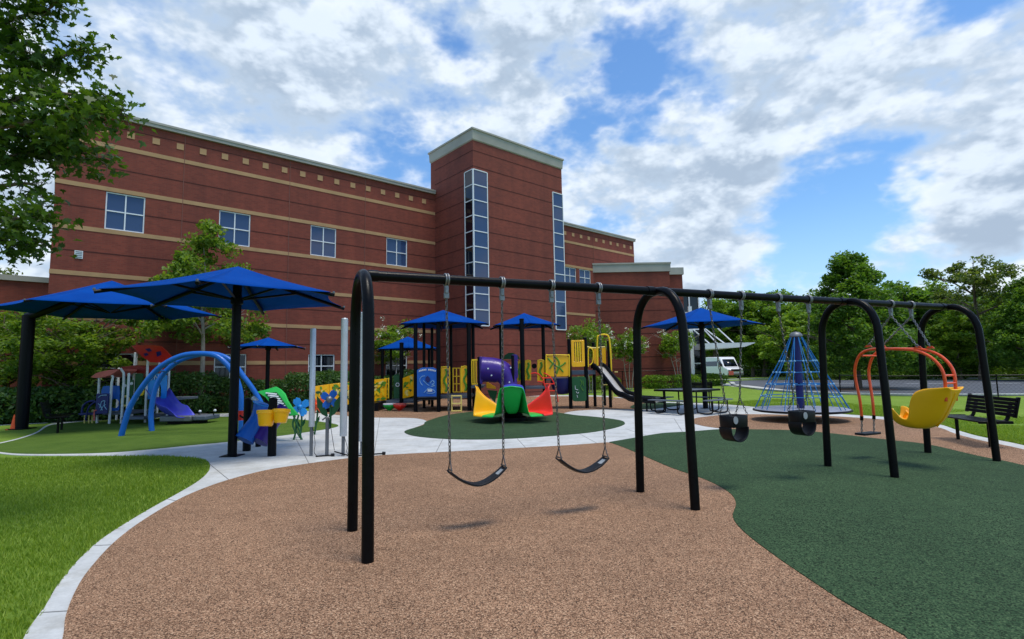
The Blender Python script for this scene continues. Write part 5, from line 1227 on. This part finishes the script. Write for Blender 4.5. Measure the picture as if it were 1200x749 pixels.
for px, Y, H, key, lab in ((838, 72, 11.5, 'mid', 'green tree behind the van under the entrance canopy'), (864, 76, 12.5, 'forest', 'dark tree rising behind the van'), (895, 70, 11.8, 'mid2', 'rounded mid green tree left of the rope pyramid'), (925, 78, 13, 'forest', 'dark tree behind the top of the rope pyramid'), (952, 64, 10.5, 'mid', 'mid green tree just left of the tall dark tree'),
                           (1060, 52, 10.2, 'forest', 'dark tree behind the orange hooped swing'), (1082, 60, 11, 'mid2', 'green tree between the dark tree and the open oak'), (1105, 55, 9.2, 'forest', 'dark tree behind the last hooped leg'), (1188, 50, 8.6, 'mid', 'spreading green tree right of the oak'), (1215, 40, 7.6, 'dark', 'dark broad tree at the right edge'), (1250, 48, 9, 'mid2', 'green tree just beyond the right edge'), (1030, 70, 11.5, 'mid', 'green tree behind the tall dark tree'), (1150, 66, 10.5, 'forest', 'dark tree low behind the oak trunk'), (1200, 70, 11.5, 'forest', 'dark tree behind the right edge trees')):
    put_tree(key, px, Y, H, lab, group=GR, w=random.uniform(.95, 1.15))
WL = ['low leafy tree farthest left, seen past the entrance canopy', 'low tree in the wood edge directly above the white van', 'low pale tree in the wood edge right of the white van', 'low tree in the wood edge left of the rope pyramid mast', 'low pale tree in the wood edge behind the rope pyramid mast', 'low tree in the wood edge between rope pyramid and third hooped leg', 'low tree in the wood edge behind the third hooped leg', 'low pale tree in the wood edge above the flat black swing seat', 'low tree in the wood edge inside the orange hoop', 'low pale tree in the wood edge above the yellow seat', 'low tree in the wood edge left of the oak trunk', 'low pale tree in the wood edge right of the oak trunk', 'low tree in the wood edge at the right margin', 'low tree in the wood edge just outside the right margin']
for k, (px, Y, H, key) in enumerate(((815, 85, 9, 'light'), (850, 88, 10, 'mid'), (880, 84, 9.5, 'light'), (910, 86, 10, 'mid2'), (940, 80, 9, 'light'), (975, 60, 7.5, 'mid2'), (1020, 62, 7.5, 'mid'), (1045, 60, 7, 'light'), (1072, 64, 7, 'mid'), (1098, 70, 8, 'light'), (1140, 58, 6.6, 'mid'), (1170, 60, 7, 'light'), (1205, 58, 7, 'mid2'), (1240, 60, 8, 'mid'))):
    t_ = put_tree(key, px, Y, H, WL[k], group=GR, w=random.uniform(1.3, 1.6))
WS = shrub_mesh('wood_edge', 7.0, 3.2, 3.2, 5200, .34, 17, 'leaf_mid'); WS2 = shrub_mesh('wood_edge_light', 6.0, 3.0, 2.8, 5200, .30, 18, 'leaf_light')
for k, (px, Y) in enumerate(((868, 76), (900, 72), (930, 70), (962, 62), (990, 60), (1022, 58), (1050, 57), (1080, 56), (1108, 55), (1140, 54), (1172, 53), (1204, 52), (1240, 50))):
    p = A(px, 430, Y); t = thing('wood_edge_bush', 'tall bush filling the foot of the wood ' + ['just right of the white van', 'left of the rope pyramid', 'behind the rope pyramid mast', 'right of the rope pyramid mast', 'behind the tall dark tree trunk', 'just left of the orange hoop', 'behind the left side of the orange hoop', 'in the middle of the orange hoop', 'behind the right side of the orange hoop', 'behind the yellow moulded seat', 'behind the last hooped leg', 'at the right margin', 'just outside the right margin'][k], 'bush', (p.x, Y, 0), random.uniform(-.4, .4), 'bushes at the wood edge')
    s = random.uniform(.85, 1.15); t.scale = (s, s, s); f = link('foliage', (WS, WS2)[k % 2], t); f['kind'] = 'stuff'; shrub_core(6, 2.8, 2.6, t)
# trees in front of the building
TD['left1'] = tree_data('tree_left', 5.2, 2.5, .9, 130, 110, .15, 71, 'leaf_left', clr=.16, limbs=9, multi=2, tr=.09)
TD['left2'] = tree_data('tree_left2', 5.8, 2.3, 2.3, 110, 100, .15, 83, 'leaf_left', 'pale_bark', crown='cone', clr=.16, limbs=10, tr=.085)
put_tree('left1', 84, 19.0, 4.5, 'light green multi-stemmed tree behind the toddler play house', w=1.12, rz=.4, base_h=5.2)
put_tree('left2', 235, 20.9, 7.5, 'slender light green tree rising behind the blue arches', w=.85, rz=2.2, base_h=5.8)
put_tree('left1', 8, 20.5, 4.6, 'green tree behind the thick shade post at the far left', w=1.1, rz=2.6, base_h=5.2)
put_tree('mid', -35, 24, 6.5, 'tree at the far left edge beside the low brick wing')
put_tree('oak', -2, 26, 7.5, 'tree with reddish thin crown at the far left behind the shade', w=1.0)
# white-flowering crape myrtles along the wall
def crape(px, Y, H, R, label, seed):
    p = A(px, 430, Y); t = thing('crape_myrtle', label, 'shrub', (p.x, Y, 0), 0, 'white-flowering crape myrtles')
    tm, cm = tree_data('crape', H, R, H * .42, 46, 90, .15, seed, 'leaf_mid', 'pale_bark', limbs=5, tr=.06, multi=3, clr=.26)
    link('stems', tm, t); c = link('crown', cm, t); c['kind'] = 'stuff'
    q = np.random.default_rng(seed); C = []
    for k in range(15):
        d = q.normal(size=3); d[2] = abs(d[2]) * .8; d /= np.linalg.norm(d); c0 = np.array([d[0] * R, d[1] * R, H * .70 + d[2] * H * .32]); C.append(c0 + q.normal(size=(18, 3)) * .07)
    V, F = leaves_np(np.concatenate(C), .075, seed, aspect=.8); f = link('blossom', np_mesh('blossom', V, F, 'flower_white'), t); f['kind'] = 'stuff'
crape(462, 27.5, 4.3, 1.5, 'crape myrtle with white flowers left of the play structure roofs', 5)
crape(690, 33, 4.6, 1.6, 'crape myrtle with white flowers behind the slide tower', 6)
crape(737, 36, 4.1, 1.35, 'crape myrtle with white flowers right of the slide', 7)
crape(794, 38.3, 4.5, 1.5, 'crape myrtle with white flowers behind the second hooped leg', 8)
# evergreen shrubs and low hedges
SH = [shrub_mesh('evergreen', 2.0, 1.7, 1.55, 5200, .13, s) for s in (1, 2, 3)]
U = Vector((math.cos(FA), math.sin(FA), 0)); NV = Vector((math.sin(FA), -math.cos(FA), 0))
for k in range(9):
    p = BO + U * (3.0 + k * 1.45) + NV * (1.7 + .15 * math.sin(k * 2.1))
    lab = ['evergreen shrub behind the violet slide', 'evergreen shrub behind the blue arches', 'evergreen shrub behind the first umbrella post', 'evergreen shrub behind the small blue umbrella', 'evergreen shrub left of the chime tubes', 'evergreen shrub behind the chime tubes', 'evergreen shrub behind the nearest swing leg', 'evergreen shrub behind the ramp panels', 'evergreen shrub behind the roofed ramp'][k]
    t = thing('evergreen_shrub', lab, 'shrub', (p.x, p.y, 0), FA + k, 'evergreen shrubs along the brick wall'); s = .94 + .13 * math.sin(k * 1.7); t.scale = (s, s, s)
    f = link('foliage', SH[k % 3], t); f['kind'] = 'stuff'; shrub_core(2, 1.7, 1.5, t)
LH = shrub_mesh('low_hedge', 4.4, 1.5, .95, 5000, .14, 9, 'leaf_mid')
for px, Y, lab, rz in ((700, 38.5, 'low clipped hedge behind the slide tower', .66), (745, 41.5, 'low clipped hedge left of the second hooped leg', .3), (785, 37.8, 'low clipped hedge in front of the entrance wall', .1), (820, 41.0, 'rounded hedge end beside the white van', .1), (655, 34.5, 'low clipped hedge behind the yellow barrier panels', .7)):
    p = A(px, 440, Y); t = thing('clipped_hedge', lab, 'hedge', (p.x, Y, 0), rz, 'low hedges by the entrance'); f = link('foliage', LH, t); f['kind'] = 'stuff'; shrub_core(4, 1.4, .9, t)
LB = shrub_mesh('bank_shrub', 5.0, 2.6, 1.5, 4200, .24, 12, 'leaf_mid'); LB2 = shrub_mesh('dark_shrub', 3.4, 2.0, 1.2, 3600, .18, 13, 'leaf_hedge')
for k, (px, Y) in enumerate(((955, 52), (1012, 50), (1050, 49), (1090, 48), (1130, 47), (1168, 46), (1210, 45))):
    p = A(px, 430, Y); t = thing('bank_shrub', ['pale shrub left of the tall dark tree trunk', 'shrub right behind the tall dark tree trunk', 'shrub behind the black flat swing seat', 'shrub behind the orange hoop', 'shrub behind the yellow moulded seat', 'shrub left of the last hooped leg', 'shrub at the right edge beyond the road'][k], 'shrub', (p.x, Y, 0), random.uniform(-.3, .3), 'shrubs beyond the road'); f = link('foliage', LB, t); f['kind'] = 'stuff'; shrub_core(4.6, 2.4, 1.4, t)
for k, (px, Y) in enumerate(((20, 18.2), (60, 18.6), (100, 18.9), (140, 19.6), (-20, 18.4))):
    p = A(px, 430, Y); t = thing('dark_shrub', ['dark low shrub behind the orange cone', 'dark low shrub behind the left bench', 'dark low shrub left of the toddler play house', 'dark low shrub behind the toddler play house', 'dark low shrub at the far left edge'][k], 'shrub', (p.x, Y, 0), .5, 'dark shrubs at the left'); f = link('foliage', LB2, t); f['kind'] = 'stuff'; shrub_core(3.2, 1.8, 1.1, t)

# foreground maple: trunk just outside the left edge, boughs hanging into the picture
mp0 = Vector((-8.6, 6.2, 0))
mt_ = thing('maple_tree', 'maple with lobed green leaves hanging in at the upper left', 'tree', mp0)
m = MB(); m.tube([mp0 + Vector(p) for p in ((0, 0, -.05), (.05, 0, 1.2), (-.03, .05, 2.4), (.06, 0, 3.6), (.1, -.05, 5.0), (.05, 0, 6.6))], [.21, .165, .15, .13, .09, .03], 12); m.build('trunk', 'bark', mt_)
bough_px = [[(-150, 120), (-60, 70), (10, 25), (55, 12), (78, -12)], [(-150, 150), (-60, 118), (20, 88), (70, 68), (108, 52)], [(-150, 190), (-50, 160), (40, 142), (95, 132), (148, 136)], [(-150, 220), (-50, 196), (40, 180), (95, 178), (126, 194)], [(-150, 240), (-60, 225), (0, 218), (38, 216), (52, 232)], [(-160, 280), (-60, 268), (0, 258), (30, 256), (60, 252)], [(-150, 300), (-60, 290), (0, 283), (25, 288), (48, 284)], [(-150, 60), (-60, 20), (0, -30), (40, -60)], [(-150, 170), (-40, 138), (40, 110), (90, 112), (128, 118)], [(-130, 0), (-60, -60), (-10, -110)], [(-200, 200), (-150, 190), (-120, 150)], [(-150, 130), (-60, 40), (0, 50), (35, 62)], [(-150, 210), (-60, 180), (0, 160), (50, 160), (80, 155)]]
LC = []
rl = np.random.default_rng(4)
for bi, pts in enumerate(bough_px):
    Yb = 5.4 + .35 * math.sin(bi * 2.3) ; P = [A(x, y, Yb + .10 * (len(pts) - i)) for i, (x, y) in enumerate(pts)]
    s0 = mp0 + Vector((.06, 0, min(max(P[0].z - .9, 2.2), 5.4))); sp_ = spline([s0] + P, 6); n = len(sp_)
    b = MB().tube(sp_, [.045 * (1 - .93 * i / (n - 1)) + .003 for i in range(n)], 6).build('bough', 'bark', mt_)
    tw = MB()
    for i in range(6, n):
        f = i / (n - 1)
        dens_ = int(40 - 26 * max(0, f - .75) / .25) if bi not in (4, 5, 6) else (8 if bi == 4 else 22)
        for _ in range(2):
            d = Vector(rl.normal(size=3)); d.normalize(); d.z -= .15; e = sp_[i] + d * rl.uniform(.12, .34) * (1.05 - .45 * f); tw.tube([sp_[i], e], [.005, .002], 4)
            for _ in range(dens_ // 2):
                c = sp_[i].lerp(e, rl.uniform(.35, 1.1)); LC.append((c + Vector(rl.normal(size=3)) * .085 - Vector((0, 0, .02))).to_tuple())
    tw.build('twigs', 'bark', b)['kind'] = 'stuff'
LC = np.array(LC)
half = [(0, 0), (.10, -.10), (.24, -.08), (.20, .04), (.46, .12), (.36, .22), (.40, .40), (.22, .38), (.12, .46), (.10, .62), (0, .92)]
leaf2 = half + [(-x, y) for x, y in half[-2:0:-1]]
def maple_leaf_V(r_):
    P = np.array([(x, y - .3, .10 * abs(x) - .10 * (y - .3) ** 2) for x, y in leaf2]); return P
LP_ = maple_leaf_V(None); nlv = len(LP_)
def rand_rot(r_):
    # leaves hang: tip (local y) points outward and down, face mostly up/outward
    az = r_.uniform(0, 2 * PI); tilt = r_.uniform(-1.25, .1); roll = r_.normal() * .6
    return (Matrix.Rotation(az, 3, 'Z') @ Matrix.Rotation(tilt, 3, 'X') @ Matrix.Rotation(roll, 3, 'Y'))
order = np.argsort(-np.array([c[0] + .4 * (c[1] < 5.4) for c in LC])); vis = [i for i in order if abs((Vector(LC[i]) - CAM).dot(_R)) / (Vector(LC[i]) - CAM).dot(_f) < .98][:1000]
pick = set(vis[::4][:250])
lm = bpy.data.meshes.new('maple_leaf'); lm.from_pydata([tuple(p) for p in LP_], [], [tuple(range(nlv))]); lm.materials.append(MAT['leaf_maple']); lm.update()
Vb = []; 
for i, c in enumerate(LC):
    R_ = rand_rot(rl); s = rl.uniform(.07, .118)
    if i in pick:
        o = bpy.data.objects.new('leaf', lm); COL.objects.link(o); o.parent = mt_; o.matrix_local = Matrix.Translation(Vector(c) - mp0) @ R_.to_4x4() @ Matrix.Scale(s, 4)
    else: Vb.append((np.array(R_) @ LP_.T).T * s + c - np.array(mp0))
Vb = np.concatenate(Vb); F = np.arange(len(Vb)).reshape(-1, nlv)
o = link('foliage', np_mesh('maple_foliage', Vb, F, 'leaf_maple'), mt_); o['kind'] = 'stuff'
# upper crown above the frame, coarser but the same leaves
q = np.random.default_rng(14); C = []
for k in range(60):
    d = q.normal(size=3); d /= np.linalg.norm(d); c0 = np.array([mp0.x - .6, mp0.y + .2, 6.6]) + d * np.array([2.3, 2.4, 1.7]) * q.random() ** .4; C.append(c0 + q.normal(size=(45, 3)) * .28)
V, F = leaves_np(np.concatenate(C), .13, 15, aspect=.9); o = link('upper_crown', np_mesh('maple_upper', V - np.array(mp0), F, 'leaf_maple'), mt_); o['kind'] = 'stuff'

# ================================================================== GRASS BLADES near the camera
edge = [G(*p) for p in lawn_edge[1:20]]; ex = np.array([p.x for p in edge]); ey = np.array([p.y for p in edge])
def inside(px_, py_, X, Y):
    n = len(X); r_ = np.zeros(len(px_), bool); j = n - 1
    for i in range(n):
        c = ((Y[i] > py_) != (Y[j] > py_)) & (px_ < (X[j] - X[i]) * (py_ - Y[i]) / (Y[j] - Y[i] + 1e-12) + X[i]); r_ ^= c; j = i
    return r_
PX = np.concatenate([ex, [-12, -12, ex[0] - 1.2]]); PY = np.concatenate([ey, [ey[-1], 2.0, 2.0]])
q = np.random.default_rng(21); n = 330000; bx_ = q.uniform(-12, -1, n); by_ = q.uniform(2.0, 10.2, n)
keep = inside(bx_, by_, PX, PY) & (bx_ > -1.25 * by_ - .6) & (q.random(n) < np.clip(5.5 / by_, .25, 1)); bx_, by_ = bx_[keep], by_[keep]; n = len(bx_)
h = q.uniform(.022, .055, n) * (1 + .25 * np.sin(bx_ * 2.1) * np.cos(by_ * 1.7)); az = q.uniform(0, 2 * PI, n); w = .0032 + .0022 * q.random(n) + .0003 * by_; ln = h * q.uniform(.1, .9, n); la = q.uniform(0, 2 * PI, n)
dx, dy = np.cos(az) * w, np.sin(az) * w; lx, ly = np.cos(la) * ln, np.sin(la) * ln; z0 = np.full(n, -.003)
V = np.stack([np.stack([bx_ - dx, by_ - dy, z0], 1), np.stack([bx_ + dx, by_ + dy, z0], 1), np.stack([bx_ + lx, by_ + ly, h], 1)], 1).reshape(-1, 3)
g = link('grass', np_mesh('grass', V, np.arange(3 * n).reshape(n, 3), 'grass_blade')); tag(g, 'mown green grass blades of the lawn left of the path', 'grass', kind='stuff')
# blades along the edge of the right-hand lawn
n = 60000; t_ = q.random(n); far = [G(*p) for p in conc_far[7:18]]; seg = q.integers(0, len(far) - 1, n); fx = np.array([p.x for p in far]); fy = np.array([p.y for p in far])
bx_ = fx[seg] * (1 - t_) + fx[seg + 1] * t_; by_ = fy[seg] * (1 - t_) + fy[seg + 1] * t_; tx = fx[seg + 1] - fx[seg]; ty = fy[seg + 1] - fy[seg]; tl = np.hypot(tx, ty); nx, ny = ty / tl, -tx / tl
sgn = np.where(ny < 0, -1, 1); sgn = np.where(nx + ny < 0, -1, 1); off = .04 + q.random(n) ** 1.6 * 4.0; bx_ = bx_ + nx * sgn * off; by_ = by_ + ny * sgn * off
h = q.uniform(.03, .065, n); az = q.uniform(0, 2 * PI, n); w = .008; la = q.uniform(0, 2 * PI, n); ln = h * .6
V = np.stack([np.stack([bx_ - np.cos(az) * w, by_ - np.sin(az) * w, h * 0], 1), np.stack([bx_ + np.cos(az) * w, by_ + np.sin(az) * w, h * 0], 1), np.stack([bx_ + np.cos(la) * ln, by_ + np.sin(la) * ln, h], 1)], 1).reshape(-1, 3)
g = link('grass', np_mesh('grass_right', V, np.arange(3 * n).reshape(n, 3), 'grass_blade')); tag(g, 'mown green grass along the curb behind the swings on the right', 'grass', kind='stuff')

# ================================================================== FENCES
def fence(pts, h, label, step=2.4, z0=0.):
    P = [G(*p) if len(p) == 2 else Vector(p) for p in pts]; t = thing('wire_fence', label, 'fence', P[0], 0, 'black wire fences')
    Q = [P[0]]
    for a, b in zip(P, P[1:]):
        k = max(1, round((b - a).length / step)); Q += [a.lerp(b, (i + 1) / k) for i in range(k)]
    for p in Q: MB().rod(p, p + Vector((0, 0, h + .04)), .028, 6).build('fence_post', 'black_steel', t)
    for a, b in zip(Q, Q[1:]):
        MB().rod(a + Vector((0, 0, h)), b + Vector((0, 0, h)), .022, 6).build('top_rail', 'black_steel', t); MB().rod(a + Vector((0, 0, .08)), b + Vector((0, 0, .08)), .012, 5).build('bottom_rail', 'black_steel', t)
        L = (b - a).length; d = (b - a) / L; mm = MB(); n = int(L / .16)
        for i in range(-6, n + 1):
            for sg in (0, 1):
                s0, s1 = i * .16, i * .16 + h; zz0, zz1 = (.08, h)
                c0, c1 = max(0, s0), min(L, s1)
                if c1 <= c0: continue
                f0, f1 = (c0 - s0) / (s1 - s0), (c1 - s0) / (s1 - s0)
                za, zb = zz0 + (zz1 - zz0) * f0, zz0 + (zz1 - zz0) * f1
                if sg: za, zb = zz0 + zz1 - za, zz0 + zz1 - zb
                mm.tube([a + d * c0 + Vector((0, 0, za)), a + d * c1 + Vector((0, 0, zb))], .0025, 3, caps=False)
        mm.build('wire_mesh', 'black_steel', t)
fence([(985, 460.5), (1040, 465), (1170, 466), (1330, 466)], .92, 'black wire fence running along the road on the right', 4.2)
ya = A(668, 440, 34); yb = A(745, 440, 40.0); yc = A(800, 440, 39.0)
fence([(ya.x + 1, ya.y, 0), (yb.x, yb.y - .9, 0), (yc.x, 38.9, 0)], 1.25, 'black wire fence along the brick wall behind the slide', 2.6)
fence([(868, 447.0), (930, 447.8), (985, 449)], 1.1, 'black wire fence beside the driveway behind the rope pyramid', 4)

# ================================================================== VAN
vc = A(849, 445, 66); vr = math.radians(-84)
v = thing('parked_van', 'white high-roof van parked by the building entrance', 'van', (vc.x, 66, 0), vr)
def VB(m, n, mt, **k): return m.build(n, mt, v, local=True, **k)
side = [(-2.9, .35), (2.55, .35), (2.75, .55), (2.78, .95), (2.6, 1.2), (1.75, 1.42), (1.0, 2.45), (.75, 2.62), (-2.75, 2.68), (-2.92, 2.5)]
VB(MB().prism(side, (0, -.98, 0), (1, 0, 0), (0, 0, 1), (0, 1.96, 0)), 'body', 'van_white', bevel=.10)
VB(MB().add([(1.78, -.82, 1.46), (1.78, .82, 1.46), (1.12, .74, 2.32), (1.12, -.74, 2.32)], [(0, 1, 2, 3)]), 'windshield', 'dark_glass', solid=.04)
for sy in (-1, 1):
    VB(MB().add([(1.55, sy * .985, 1.5), (.55, sy * .985, 1.5), (.55, sy * .985, 2.1), (1.1, sy * .985, 2.1)], [(0, 1, 2, 3)]), 'side_window', 'dark_glass', solid=.03)
    VB(MB().bx(-2.6, .3, min(sy * .985, sy * 1.0), max(sy * .985, sy * 1.0), 1.5, 2.1), 'side_window', 'dark_glass')
    VB(MB().bx(1.35, 1.6, min(sy * 1.02, sy * 1.25), max(sy * 1.02, sy * 1.25), 1.45, 1.8), 'mirror', 'tyre', bevel=.04)
    VB(MB().bx(2.62, 2.80, min(sy * .62, sy * .92), max(sy * .62, sy * .92), .85, 1.1), 'headlight', 'light_grey_metal', bevel=.03)
    for x in (1.75, -1.75):
        w = VB(MB().lathe([(0, -.12), (.30, -.12), (.36, -.09), (.36, .09), (.30, .12), (0, .12)], (x, sy * .86, .36), 24, Matrix.Rotation(PI / 2, 3, 'X')), 'wheel', 'tyre')
        MB().lathe([(0, -.13), (.2, -.13), (.2, .13), (0, .13)], (x, sy * .865, .36), 16, Matrix.Rotation(PI / 2, 3, 'X')).build('rim', 'light_grey_metal', w, local=True)
VB(MB().bx(2.72, 2.82, -.55, .55, .85, 1.12), 'grille', 'tyre', bevel=.02); VB(MB().bx(2.6, 2.9, -.95, .95, .38, .66), 'bumper', 'grey_steel', bevel=.05); VB(MB().bx(2.9, 2.92, -.95, -.35, .42, .9), 'front_board', 'pink_plastic')
scene.cycles.use_denoising = True
